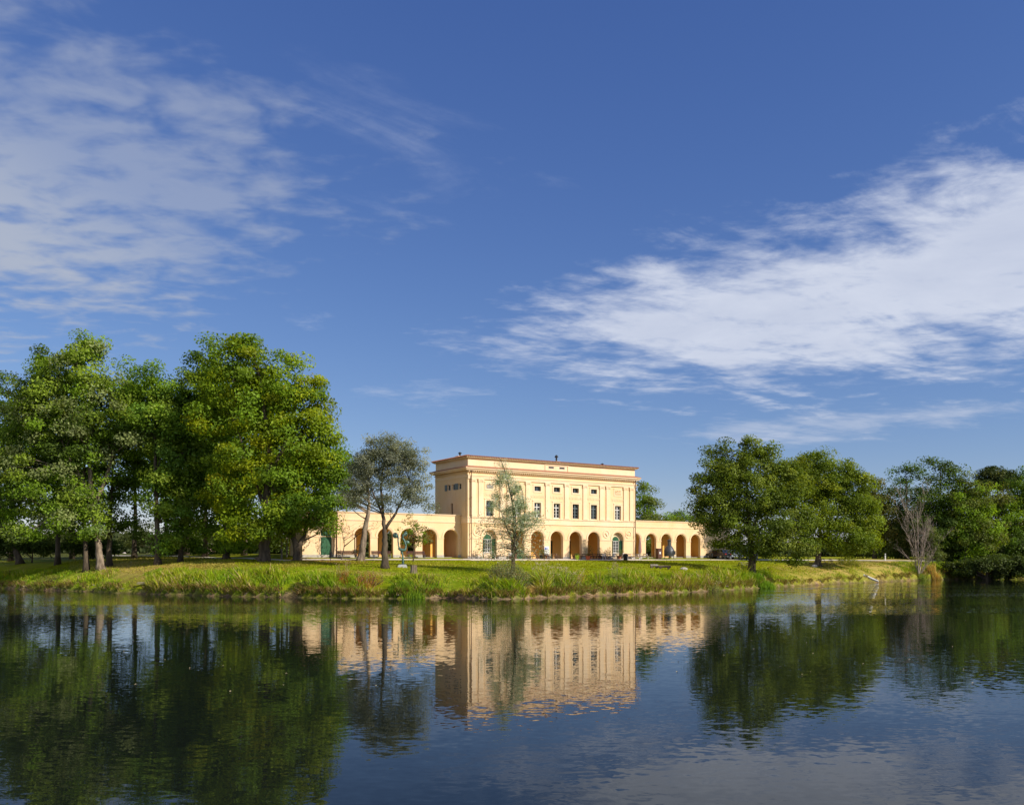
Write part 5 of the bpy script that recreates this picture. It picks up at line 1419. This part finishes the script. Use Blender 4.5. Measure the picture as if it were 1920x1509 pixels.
b0 = bench('dark red bench under the faded panel of the left wing', spot(-16.9, 0.45), BROT)
for lab, s in (('dark bench half hidden behind the forked grey tree', -12.3), ('brown bench standing behind the young tree', -7.4)):
    dup(b0, spot(s, 0.45), BROT, lab)


# beer garden sets: table and two benches joined by a frame
def table_set(label, loc, rz, mt, ml):
    r = thing('picnic_table', label, 'picnic table', loc, rz, 'tables in front of the house')
    for y in (-0.27, -0.09, 0.09, 0.27):
        mb = MB(); mb.box(-0.95, 0.95, y - 0.082, y + 0.082, 0.73, 0.77); mb.build('table_board', mt, r)
    for y in (-0.72, 0.72):
        mb = MB(); mb.box(-0.95, 0.95, y - 0.13, y + 0.13, 0.43, 0.47); mb.build('seat', mt, r)
    for x in (-0.7, 0.7):
        mb = MB(); mb.box(x - 0.03, x + 0.03, -0.8, 0.8, 0.36, 0.428); mb.box(x - 0.03, x + 0.03, -0.34, 0.34, 0.66, 0.728)
        for sg in (-1, 1): mb.obox((x, sg * 0.5, 0.36), (1, 0, 0), 0.028, (0, 0.42 * sg, -0.91), 0.42, (0, .91, .42 * sg), 0.035)
        mb.build('leg', ml, r)
    return r


t0_ = table_set('brown picnic table in front of the third loggia arch', spot(13.0, -0.95, 0, .05), BROT, M_WOOD, M_WOOD)
for lab, s, t in (('brown picnic table left of the notice board', 9.6, -0.9), ('reddish picnic table between lime and orange pots', 18.3, -0.8)):
    dup(t0_, spot(s, t, 0, .05), BROT, lab)
t1_ = table_set('dark picnic table in front of the last loggia arch', spot(20.9, -1.0, 0, .05), BROT, M_WOODD, M_DARK)
for lab, s, t in (('long dark table below the right green shutters', 25.2, -1.2), ('dark table left of the potted oleander', 22.9, -0.9)):
    dup(t1_, spot(s, t, 0, .05), BROT, lab)
t2_ = table_set('pale picnic table at the right corner of the house', spot(28.2, -1.0, 0, .05), BROT, M_WOOD, M_WHITE)
dup(t2_, spot(30.6, -0.2, 0, .05), BROT, 'pale wooden table before the first arch of the right wing')
dup(t2_, spot(4.2, -0.75, 0, .05), BROT, 'pale table under the left arched window')


def chair(label, loc, rz):
    r = thing('garden_chair', label, 'chair', loc, rz, 'white garden chairs')
    mb = MB(); mb.box(-0.22, 0.22, -0.22, 0.22, 0.42, 0.46); mb.build('seat', M_WHITE, r)
    mb = MB()
    for x in (-0.2, 0.2): mb.obox((x, 0.24, 0.68), (1, 0, 0), 0.02, (0, 1, 0.15), 0.02, (0, -.15, 1), 0.24)
    for k in range(4): mb.obox((0, 0.235 + k * 0.008, 0.56 + k * 0.1), (1, 0, 0), 0.2, (0, 1, 0), 0.012, (0, 0, 1), 0.03)
    mb.build('backrest', M_WHITE, r)
    for x in (-0.19, 0.19):
        for y in (-0.19, 0.19):
            mb = MB(); mb.box(x - 0.018, x + 0.018, y - 0.018, y + 0.018, 0, 0.418); mb.build('leg', M_WHITE, r)
    return r


c0_ = chair('white chair beside the dark table before the last loggia arch', spot(21.9, -1.9, 0, .05), BROT + 2.2)
for lab, s, t, a in (('white chair between the two dark tables of the terrace', 23.6, -1.9, 3.0), ('white chair turned sideways left of the black waste bin', 25.9, -2.1, 1.2), ('white chair closest to the right corner downpipe', 27.0, -0.5, 0.3), ('white chair below the left window by the green crate', 6.1, -1.0, 2.5)):
    dup(c0_, spot(s, t, 0, .05), BROT + a, lab)


def potted(label, s, t, pot, rp, hp, ph, pw, cols, n, seed, leaf=0.12, flowers=None):
    loc = spot(s, t, 0, .04); r = thing('potted_plant', label, 'potted plant', loc, BROT, 'potted plants on the terrace'); rng = np.random.default_rng(seed)
    mb = MB(); mb.lathe([(rp * 0.68, 0), (rp * 0.95, hp * 0.85), (rp, hp * 0.86), (rp, hp), (rp * 0.86, hp), (rp * 0.84, hp - 0.05)], 0, 0, 14); mb.build('pot', pot, r, False)
    p = rng.normal(size=(n, 3)); p /= np.maximum(1, np.linalg.norm(p, axis=1)[:, None] / 1.6); p = p * np.array([pw, pw, ph * 0.5]) * 0.55 + np.array([0, 0, hp + ph * 0.48])
    pal = np.array(cols); c = pal[rng.choice(len(pal), n)] * rng.uniform(.8, 1.2, n)[:, None]
    if flowers is not None: k = rng.uniform(size=n) < 0.25; c[k] = flowers
    np_mesh('foliage', leaf_quads(p, unit(rng.normal(size=p.shape) + np.array([0, -.3, .6])), leaf, rng, 0.4), 4, M_LEAF, np.repeat(c, 4, 0), r)
    mb = MB()
    for k in range(5): a = k * 1.3; mb.tube([(0, 0, hp - .08), (0.3 * pw * math.cos(a) * .5, 0.3 * pw * math.sin(a) * .5, hp + ph * .4), (0.5 * pw * math.cos(a), .5 * pw * math.sin(a), hp + ph * 0.7)], [0.02, 0.014, 0.006], 4)
    mb.build('stems', M_BARK, r)


GP = [(0.10, 0.16, 0.03), (0.15, 0.2, 0.04)]
potted('lime green pot with a small plant below the fourth arch', 17.1, -1.7, M_LIME, 0.33, 0.62, 0.35, 0.4, GP, 120, 401)
potted('orange pot with red flowers right of the lime pot', 18.9, -1.9, M_ORANGE, 0.36, 0.55, 0.35, 0.45, GP, 140, 402, 0.12, (0.5, 0.05, 0.03))
potted('terracotta pot with a leafy bush at the third arch', 12.6, -0.25, M_TERRA, 0.3, 0.5, 1.1, 0.6, GP, 260, 403)
potted('tall potted oleander before the last loggia arch', 20.3, -0.4, M_TERRA, 0.32, 0.5, 1.6, 0.8, [(0.09, 0.13, 0.04), (0.16, 0.2, 0.06)], 300, 404)
potted('potted plant with pale flowers right of the oleander', 22.2, -0.5, M_TERRA, 0.28, 0.5, 1.3, 0.5, [(0.12, 0.17, 0.06), (0.2, 0.22, 0.1)], 200, 405, 0.12, (0.6, 0.4, 0.4))
potted('grey pot with yellowish grass between the medallion and the window', 24.0, -0.5, M_STONE, 0.28, 0.45, 1.4, 0.5, [(0.34, 0.28, 0.10), (0.2, 0.2, 0.06)], 200, 406)
potted('bright leafy pot under the right arched window', 26.0, -0.45, M_TERRA, 0.34, 0.5, 1.0, 0.8, [(0.17, 0.22, 0.03), (0.22, 0.22, 0.03)], 260, 407)
potted('potted bush with orange leaves below the right medallion', 23.2, -0.55, M_TERRA, 0.24, 0.4, 1.0, 0.45, [(0.3, 0.22, 0.06), (0.15, 0.17, 0.05)], 150, 408)
potted('dark potted shrub beside the dark loggia door', 11.9, -0.2, M_DARK, 0.3, 0.5, 0.9, 0.55, GP, 200, 409)

# black waste bin on the path edge
r = thing('waste_bin', 'black waste bin at the edge of the lawn below the right window', 'waste bin', spot(25.0, -3.0, 0, .03), BROT)
mb = MB(); mb.lathe([(0.3, 0), (0.36, 0.75), (0.38, 0.76), (0.38, 0.8)], 0, 0, 14); mb.build('bin_body', M_BLACK, r)
mb = MB(); mb.lathe([(0.39, 0.8), (0.39, 0.86), (0.26, 0.98), (0.05, 1.02)], 0, 0, 14); mb.build('lid', M_BLACK, r)

# white notice board on the pier of the loggia
x, y = loc_xy(12.75, -0.3); r = thing('notice_board', 'white notice board with a blue mark leaning on the loggia pier', 'sign', spot(12.75, -0.45, 0, .05), BROT)
mb = MB(); mb.obox((0, 0.1, 1.0), (1, 0, 0), 0.42, (0, .99, -.1), 0.02, (0, .1, .99), 0.8); mb.build('board', M_WHITE, r)
mb = MB(); mb.obox((-0.2, 0.148 - 0.03, 1.45), (1, 0, 0), 0.14, (0, .99, -.1), 0.012, (0, .1, .99), 0.16)
for k in range(3): mb.obox((0.12, 0.122 + 0.012 * (2 - k), 1.35 + 0.11 * (2 - k)), (1, 0, 0), 0.14, (0, .99, -.1), 0.012, (0, .1, .99), 0.025)
mb.build('print', M_BLUE, r)
for sx in (-0.36, 0.36):
    mb = MB(); mb.tube([(sx, 0.04, 0), (sx, 0.1, 0.25)], 0.025, 6); mb.build('leg', M_IRON, r)

# closed parasol at the corner
r = thing('closed_parasol', 'closed red and white parasol at the right corner of the house', 'parasol', spot(29.9, -0.6, 0, .05), BROT)
mb = MB(); mb.tube([(0, 0, 0.1), (0, 0, 3.35)], 0.03, 8); mb.build('pole', M_WHITE, r)
mb = MB(); mb.lathe([(0.32, 0), (0.32, 0.08), (0.05, 0.14)], 0, 0, 14); mb.build('base', M_CONC, r)
for nm, off, mt in (('canopy', 0, M_RED), ('canopy', 1, M_WHITE)):
    mb = MB(); k = 12; rows = [(0.95, 0.16), (1.25, 0.20), (1.9, 0.17), (2.6, 0.12), (3.25, 0.03)]
    for i in range(off, k, 2):
        a0, a1 = 2 * PI * i / k, 2 * PI * (i + 1) / k; am = (a0 + a1) / 2
        vs = []
        for z, q in rows: vs += [(q * .75 * math.cos(a0), q * .75 * math.sin(a0), z), (q * 1.2 * math.cos(am), q * 1.2 * math.sin(am), z - 0.05 * (z < 1)), (q * .75 * math.cos(a1), q * .75 * math.sin(a1), z)]
        mb.add(vs, [f for j in range(len(rows) - 1) for f in ((3 * j, 3 * j + 1, 3 * j + 4, 3 * j + 3), (3 * j + 1, 3 * j + 2, 3 * j + 5, 3 * j + 4))])
    mb.build(nm, mt, r)

# big barbecue stove in front of the right wing
r = thing('barbecue_stove', 'grey bell shaped barbecue stove with a chimney before the right wing', 'barbecue', spot(35.6, -0.9, 0, .05), BROT)
mb = MB(); mb.lathe([(0.72, 0.42), (0.80, 0.5), (0.80, 1.42), (0.74, 1.5), (0.62, 1.75), (0.44, 1.98), (0.30, 2.1)], 0, 0, 20); mb.build('firebox', M_IRON, r, True)
mb = MB(); mb.lathe([(0.29, 2.06), (0.27, 2.12), (0.25, 2.75), (0.25, 2.76)], 0, 0, 14); mb.lathe([(0.22, 2.76), (0.36, 2.86), (0.36, 2.9), (0.1, 3.05)], 0, 0, 14); mb.build('chimney', M_IRON, r)
mb = MB(); mb.obox((0.28, -0.78, 0.98), (1, 0, 0), 0.3, (0, 1, 0), 0.05, (0, 0, 1), 0.3); mb.obox((0.28, -0.85, 0.98), (1, 0, 0), 0.12, (0, 1, 0), 0.03, (0, 0, 1), 0.02); mb.build('fire_door', M_DARK, r)
for k in range(4):
    a = PI / 4 + k * PI / 2; mb = MB(); mb.tube([(0.62 * math.cos(a), 0.62 * math.sin(a), 0.46), (0.74 * math.cos(a), 0.74 * math.sin(a), 0)], 0.045, 6); mb.build('leg', M_DARK, r)
r = thing('red_cabinet', 'dark red cabinet with a white label left of the barbecue stove', 'cabinet', spot(33.8, -0.5, 0, .05), BROT)
mb = MB(); mb.box(-0.36, 0.36, -0.3, 0.3, 0.1, 1.55); mb.box(-0.42, 0.42, -0.36, 0.36, 1.55, 1.62); mb.build('cabinet_body', M_WOODD, r)
mb = MB(); mb.box(-0.14, 0.16, -0.315, -0.3, 0.75, 1.1); mb.build('panel', M_WHITE, r)
for sx in (-.3, .3):
    mb = MB(); mb.box(sx - .04, sx + .04, -0.25, 0.25, 0, 0.1); mb.build('foot', M_DARK, r)

# thin lamp post and litter bin before the last arch of the right wing
r = thing('litter_bin', 'small dark litter bin on a thin post before the last right arch', 'litter bin', spot(43.3, -2.2, 0, .02), BROT)
mb = MB(); mb.tube([(0, 0, 0), (0, 0, 1.15)], 0.035, 8); mb.build('post', M_DARK, r)
mb = MB(); mb.lathe([(0.17, 0.5), (0.2, 1.0), (0.2, 1.02), (0.17, 1.02)], 0, -0.2, 12); mb.build('bin_body', M_BLACK, r)
dup(r, spot(-20.4, -2.6), BROT, 'small dark litter bin on a thin post before the green door')

# wooden crates and small furniture under the left window
r = thing('wooden_crate', 'brown wooden crate standing left of the bent silver tree', 'crate', spot(6.9, -0.6, 0, .04), BROT + .2)
for z in (0.08, 0.3, 0.52):
    mb = MB(); mb.box(-0.42, 0.42, -0.3, -0.27, z, z + .17); mb.build('slat', M_WOOD, r); mb = MB(); mb.box(-0.42, 0.42, 0.27, 0.3, z, z + .17); mb.build('slat', M_WOOD, r)
for sx in (-1, 1):
    mb = MB(); mb.box(sx * 0.42 - 0.015, sx * 0.42 + 0.015, -0.3, 0.3, 0.0, 0.72); mb.build('end_panel', M_WOOD, r)
mb = MB(); mb.box(-0.4, 0.4, -0.265, 0.265, 0.02, 0.05); mb.build('base', M_WOOD, r)
r = thing('folding_screen', 'green folding screen beside the wooden crate', 'screen', spot(8.1, -0.5, 0, .04), BROT)
for k, sx in enumerate((-0.25, 0.25)):
    mb = MB(); mb.obox((sx, 0.05, 0.62), (0.9, 0.4 * (1 if k else -1), 0), 0.27, (-0.4 * (1 if k else -1), 0.9, 0), 0.02, (0, 0, 1), 0.62); mb.build('panel', M_GREEN, r)


# bicycles leaning at the left corner
def bicycle(label, loc, rz, mt):
    r = thing('bicycle', label, 'bicycle', loc, rz, 'bicycles at the house corner')
    for x in (-0.52, 0.52):
        mb = MB(); mb.ring((x, 0.34), 0.30, 0.34, -0.02, 0.02, 0, 2 * PI, 18); w_ = mb.build('wheel', M_TYRE, r)
        mb = MB()
        for k in range(6): a = PI * k / 6; mb.obox((x, 0, 0.34), (math.cos(a), 0, math.sin(a)), 0.3, (0, 1, 0), 0.006, (-math.sin(a), 0, math.cos(a)), 0.006)
        mb.build('spokes', M_RIM, w_)
    mb = MB()
    for a, b in (((-0.52, .34), (-0.1, .3)), ((-0.1, .3), (-.2, .78)), ((-.52, .34), (-.18, .7)), ((-.1, .3), (.36, .72)), ((-.18, .7), (.34, .8)), ((.32, .9), (.52, .34))): mb.tube([(a[0], 0, a[1]), (b[0], 0, b[1])], 0.02, 6)
    mb.build('frame', mt, r)
    mb = MB(); mb.obox((-.22, 0, .84), (1, 0, 0), .13, (0, 1, 0), .06, (0, 0, 1), .03); mb.build('saddle', M_BLACK, r)
    mb = MB(); mb.tube([(.26, -.28, .98), (.32, 0, .98), (.26, .28, .98)], 0.018, 6); mb.tube([(.32, 0, .9), (.32, 0, .98)], 0.02, 6); mb.build('handlebar', M_RIM, r)
    return r


b_ = bicycle('dark bicycle parked at the left corner of the house', spot(0.7, -0.55, 0, .05), BROT + 0.5, M_DARK)
bicycle('pale bicycle parked right beside the dark bicycle', spot(1.9, -0.6, 0, .05), BROT - 0.4, M_WHITE)


# parked cars before the right end bay
def car(label, loc, rz, paint):
    r = thing('parked_car', label, 'car', loc, rz, 'cars parked by the right wing')
    side = [(-2.1, .38), (-2.15, .62), (-2.05, .86), (-1.75, .93), (-1.35, 1.36), (-1.05, 1.45), (0.25, 1.45), (0.5, 1.40), (1.15, .98), (1.95, .86), (2.12, .68), (2.14, .36)]
    k = len(side); mb = MB()
    vs = []
    for y, sh in ((-0.84, 0), (-0.70, 1), (0.70, 1), (0.84, 0)):
        for x, z in side:
            up = max(0, (z - .93)); yy = y * (1 - 0.16 * up) if abs(y) > .8 else y
            vs.append((x, yy, z + (0.015 if sh else 0)))
    fs = [(j * k + i, j * k + i + 1, (j + 1) * k + i + 1, (j + 1) * k + i) for j in range(3) for i in range(k - 1)]
    fs += [tuple(range(k - 1, -1, -1)), tuple(range(3 * k, 4 * k)), tuple(j * k for j in range(4)), tuple(j * k + k - 1 for j in range(3, -1, -1))]
    fs += [(j * k + k - 1, j * k, (j + 1) * k, (j + 1) * k + k - 1) for j in range(3)]
    mb.add(vs, fs); mb.build('body', paint, r)
    for sg in (-1, 1):
        mb = MB()
        for poly in ([(-1.55, .96), (-1.24, 1.32), (-0.45, 1.37), (-0.45, .96)], [(-0.37, .96), (-0.37, 1.37), (0.28, 1.37), (0.92, .97)]):
            y = lambda z: sg * (0.845 * (1 - 0.16 * (z - .93)) + 0.004)
            a = len(mb.v); mb.add([(x, y(z), z) for x, z in poly], [(0, 1, 2, 3)])
        mb.build('side_window', M_GLASS, r)
    for (xa, za), (xb, zb), nm in (((-1.78, .945), (-1.36, 1.37), 'rear_window'), ((1.1, 1.03), (0.52, 1.405), 'windscreen')):
        ox = 0.012 * (1 if xa > 0 else -1)
        mb = MB(); mb.add([(xa + ox, -.7, za + .02), (xa + ox, .7, za + .02), (xb + ox, .64, zb + .02), (xb + ox, -.64, zb + .02)], [(0, 1, 2, 3)]); mb.build(nm, M_GLASS, r)
    for x in (-1.3, 1.32):
        for y in (-0.78, 0.78):
            mb = MB(); mb.tube([(x, y - 0.1, .32), (x, y + .1, .32)], .32, 16); w_ = mb.build('wheel', M_TYRE, r)
            mb = MB(); s = 1 if y > 0 else -1; mb.tube([(x, y + s * .1, .32), (x, y + s * .112, .32)], .19, 12); mb.build('rim', M_RIM, w_)
    for y in (-.62, .62):
        mb = MB(); mb.box(-2.17, -2.1, y - .14, y + .14, .66, .82); mb.build('tail_light', M_LAMP, r)
        mb = MB(); mb.box(2.05, 2.13, y - .16, y + .16, .66, .78); mb.build('headlight', M_WHITE, r)
    return r


car('dark car parked nearest the last right arch', spot(47.3, 0.1, 0, .04), BROT + 1.62, M_NAVY)
car('silver car parked between the two dark cars', spot(49.3, -0.9, 0, .04), BROT + 0.1, M_SILVER)
car('dark car parked right of the silver car', spot(53.6, -0.6, 0, .04), BROT + 0.15, M_NAVY)

# abstract bronze statue on a concrete base
bx, by, bz = pick(755, 1063)
r = thing('statue', 'green bronze lyre shaped statue on a concrete block', 'statue', (bx, by, bz), 0.12)
k = by / F
mb = MB(); mb.add([(-0.62, -.5, -.1), (.52, -.5, -.1), (.52, .5, -.1), (-.62, .5, -.1), (-.42, -.42, .28), (.40, -.42, .28), (.40, .42, .28), (-.42, .42, .28)], [(0, 3, 2, 1), (4, 5, 6, 7), (0, 1, 5, 4), (1, 2, 6, 5), (2, 3, 7, 6), (3, 0, 4, 7)]); mb.build('base', M_CONC, r)
S = lambda px, py: ((px - 755.5) * k, 0, (1058.5 - py) * k + 0.28)
mb = MB(); mb.tube([S(756, 1058.6), S(756, 1050), S(755.5, 1042), S(754, 1036), S(753.5, 1032)], [0.14, 0.12, 0.10, 0.11, 0.13], 10); mb.build('stem', M_BRONZE, r, True)
mb = MB(); mb.tube([S(747, 1028), S(750, 1030), S(755, 1032), S(760, 1031), S(761, 1027), S(761.5, 1022), S(759, 1015), S(755.5, 1009), S(756, 1004), S(760, 1001), S(764, 1000)], [.08, .14, .20, .17, .12, .10, .11, .12, .13, .14, .06], 10); mb.build('curved_arm', M_BRONZE, r, True)
mb = MB(); mb.tube([S(750, 1030), S(748, 1024), S(747, 1016), S(747, 1009), S(745.5, 1005)], [.10, .08, .07, .08, .12], 10); mb.build('arm', M_BRONZE, r, True)
def blob(c, rx, rz, n=10):
    m_ = MB(); prof = [(max(math.sin(PI * i / n), .02) * rx, -math.cos(PI * i / n) * rz) for i in range(n + 1)]; m_.lathe(prof, 0, 0, 12); m_.v = [(v[0] + c[0], v[1] * 0.5 + c[1], v[2] + c[2]) for v in m_.v]; return m_
blob(S(742, 1004), .30, .32).build('disc', M_BRONZE, r, True)
blob(S(764, 1017), .24, .20).build('disc', M_BRONZE, r, True)
blob(S(761, 1001), .20, .30).build('disc', M_BRONZE, r, True)

# tree stump by the water
bx, by, bz = pick(776, 1074.5); rr = random.Random(3)
r = thing('tree_stump', 'pale upright tree stump on the lawn before the statue', 'stump', (bx, by, bz - .08))
mb = MB(); kk = 18; prof = [(0.0, .40), (.12, .36), (.5, .335), (.9, .33)]
wob = [rr.uniform(.9, 1.1) for _ in range(kk)]; vs = [(q * wob[j] * math.cos(2 * PI * j / kk), q * wob[j] * math.sin(2 * PI * j / kk), z + (.03 * wob[(j * 3) % kk] if z > .8 else 0)) for z, q in prof for j in range(kk)]
mb.add(vs, [(i * kk + j, i * kk + (j + 1) % kk, (i + 1) * kk + (j + 1) % kk, (i + 1) * kk + j) for i in range(3) for j in range(kk)]); mb.build('trunk', M_BARKL, r)
mb = MB(); mb.add([(.33 * wob[j] * math.cos(2 * PI * j / kk) * .99, .33 * wob[j] * math.sin(2 * PI * j / kk) * .99, .915) for j in range(kk)], [tuple(range(kk))]); mb.build('cut_top', M_WOODG, r)


def rock(name, label, px, py, sx, sy, sz, seed, mat=M_STONE, cat='rock', group=None):
    bx, by, bz = pick(px, py); rng = np.random.default_rng(seed); m_ = MB(); n, k = 6, 10
    vs = [(sx * math.sin(PI * (i + .5) / n) * math.cos(2 * PI * j / k) * rng.uniform(.8, 1.12), sy * math.sin(PI * (i + .5) / n) * math.sin(2 * PI * j / k) * rng.uniform(.8, 1.12), sz * (.35 - math.cos(PI * (i + .5) / n)) * rng.uniform(.9, 1.1)) for i in range(n) for j in range(k)]
    m_.add(vs, [(i * k + j, i * k + (j + 1) % k, (i + 1) * k + (j + 1) % k, (i + 1) * k + j) for i in range(n - 1) for j in range(k)] + [tuple(range(k - 1, -1, -1)), tuple(range((n - 1) * k, n * k))])
    o = m_.build(name, mat); o.location = (bx, by, bz); tag(o, label, cat, group)


rock('boulder', 'pale boulder in the bank grass under the yellow green giant', 449, 1076, .55, .4, .32, 1)
rock('boulder', 'grey stone right of the log seats on the lawn', 1282, 1068, .5, .35, .24, 2)
rock('boulder', 'small stone by the trunk of the round crowned tree', 1527, 1063, .5, .4, .3, 3)


def logseat(label, px, py, ln, rad, rz, mat, seed):
    bx, by, bz = pick(px, py); r = thing('log_seat', label, 'log seat', (bx, by, bz), rz, 'log seats on the lawn')
    m_ = MB(); m_.tube([(-ln / 2, 0, .34), (0, .02, .35), (ln / 2, 0, .33)], [rad, rad * 1.05, rad * .95], 10); m_.build('log', mat, r)
    for sx in (-.32, .32):
        m_ = MB(); m_.tube([(sx * ln, -.16, .13), (sx * ln, .16, .13)], .15, 8); m_.build('leg', M_BARK, r)


logseat('short log seat left of the two on the right lawn', 1226.5, 1065, 1.0, .16, .1, M_WOODG, 1)
logseat('long dark log seat between the short log and the grey stone', 1246, 1067, 1.6, .15, -.1, M_BARK, 2)

# picnic furniture under the right trees
r = table_set('dark picnic table in the shade left of the big spreading tree', pick(1396, 1064), .3, M_WOODG, M_DARK)
r = table_set('weathered reddish picnic table under the round crowned tree', pick(1550, 1056), .2, M_TERRA, M_WOODG)
dup(r, pick(1566, 1056), -.2, 'weathered picnic table right of the reddish one in the shade')
# white plank at the right shore
bx, by, bz = pick(1630, 1089)
r = thing('driftwood_log', 'bleached white log lying on the right shore with one end in the water', 'log', (bx, by, bz))
mb = MB(); mb.tube([(-.75, .5, .75), (-.2, .3, .5), (.5, -.1, .12), (1.25, -.5, -.22)], [.17, .2, .19, .13], 9); mb.build('trunk', M_WHITE, r)
mb = MB(); mb.tube([(-.2, .3, .5), (-.35, .1, .85)], [.07, .03], 6); mb.build('branch_stub', M_WHITE, r)

# pale post on the right by the road
bx, by, bz = pick(1660, 1051)
r = thing('road_marker', 'thin pale marker post by the road on the right', 'post', (bx, by, bz)); mb = MB(); mb.box(-.09, .09, -.05, .05, 0, 1.3); mb.build('post', M_WHITE, r); mb = MB(); mb.box(-.092, .092, -.052, .052, 1.0, 1.15); mb.build('band', M_BRONZE, r)
# timber posts left of the left wing
for lab, s, t in (('tall timber post at the left end wall of the house', -23.6, 3.6), ('second timber post left of the end wall', -24.6, 2.6)):
    o = MB().box(-.09, .09, -.09, .09, 0, 2.6).box(-.12, .12, -.12, .12, 2.6, 2.66).build('timber_post', M_WOODG); o.location = spot(s, t); tag(o, lab, 'post')
# pale wall and pinkish shed far behind the left trees
D = 205; x = (392 - 960) / F * D
r = thing('park_shed', 'low pinkish shed with a grey roof far behind the left trees', 'shed', (x, D, gz(x, D)), 0.3)
mb = MB(); mb.box(-3.5, 3.5, -2, 2, -.3, 1.8); mb.build('wall', pbr('pink_plaster', (0.42, 0.28, 0.22), 0.9, 0, .25, 2), r)
mb = MB(); mb.add([(-3.8, -2.4, 1.75), (3.8, -2.4, 1.75), (3.8, 2.4, 1.75), (-3.8, 2.4, 1.75), (-3.8, 0, 2.4), (3.8, 0, 2.4)], [(0, 1, 5, 4), (2, 3, 4, 5), (0, 4, 3), (1, 2, 5), (3, 2, 1, 0)]); mb.build('roof', M_WOODG, r)
mb = MB(); mb.box(-1.2, -.2, -2.03, -1.99, 0, 1.6); mb.build('door', M_WOOD, r); mb = MB(); mb.box(1.5, 2.7, -2.03, -1.99, .7, 1.5); mb.build('window', M_GLASS, r)
# small landing boards at the bare spot of the left bank
bx, by, bz = pick(275, 1094)
o = MB().box(-.9, .9, -.25, .25, 0, .06).box(-.9, .9, -.7, -.3, -.12, -.06).build('landing_board', M_WOODG); o.location = (bx, by, bz + .02); o.rotation_euler = (0, 0, .2); tag(o, 'grey boards lying on the bare left bank', 'board')
# wall lantern on the lamp by the ivy trunk
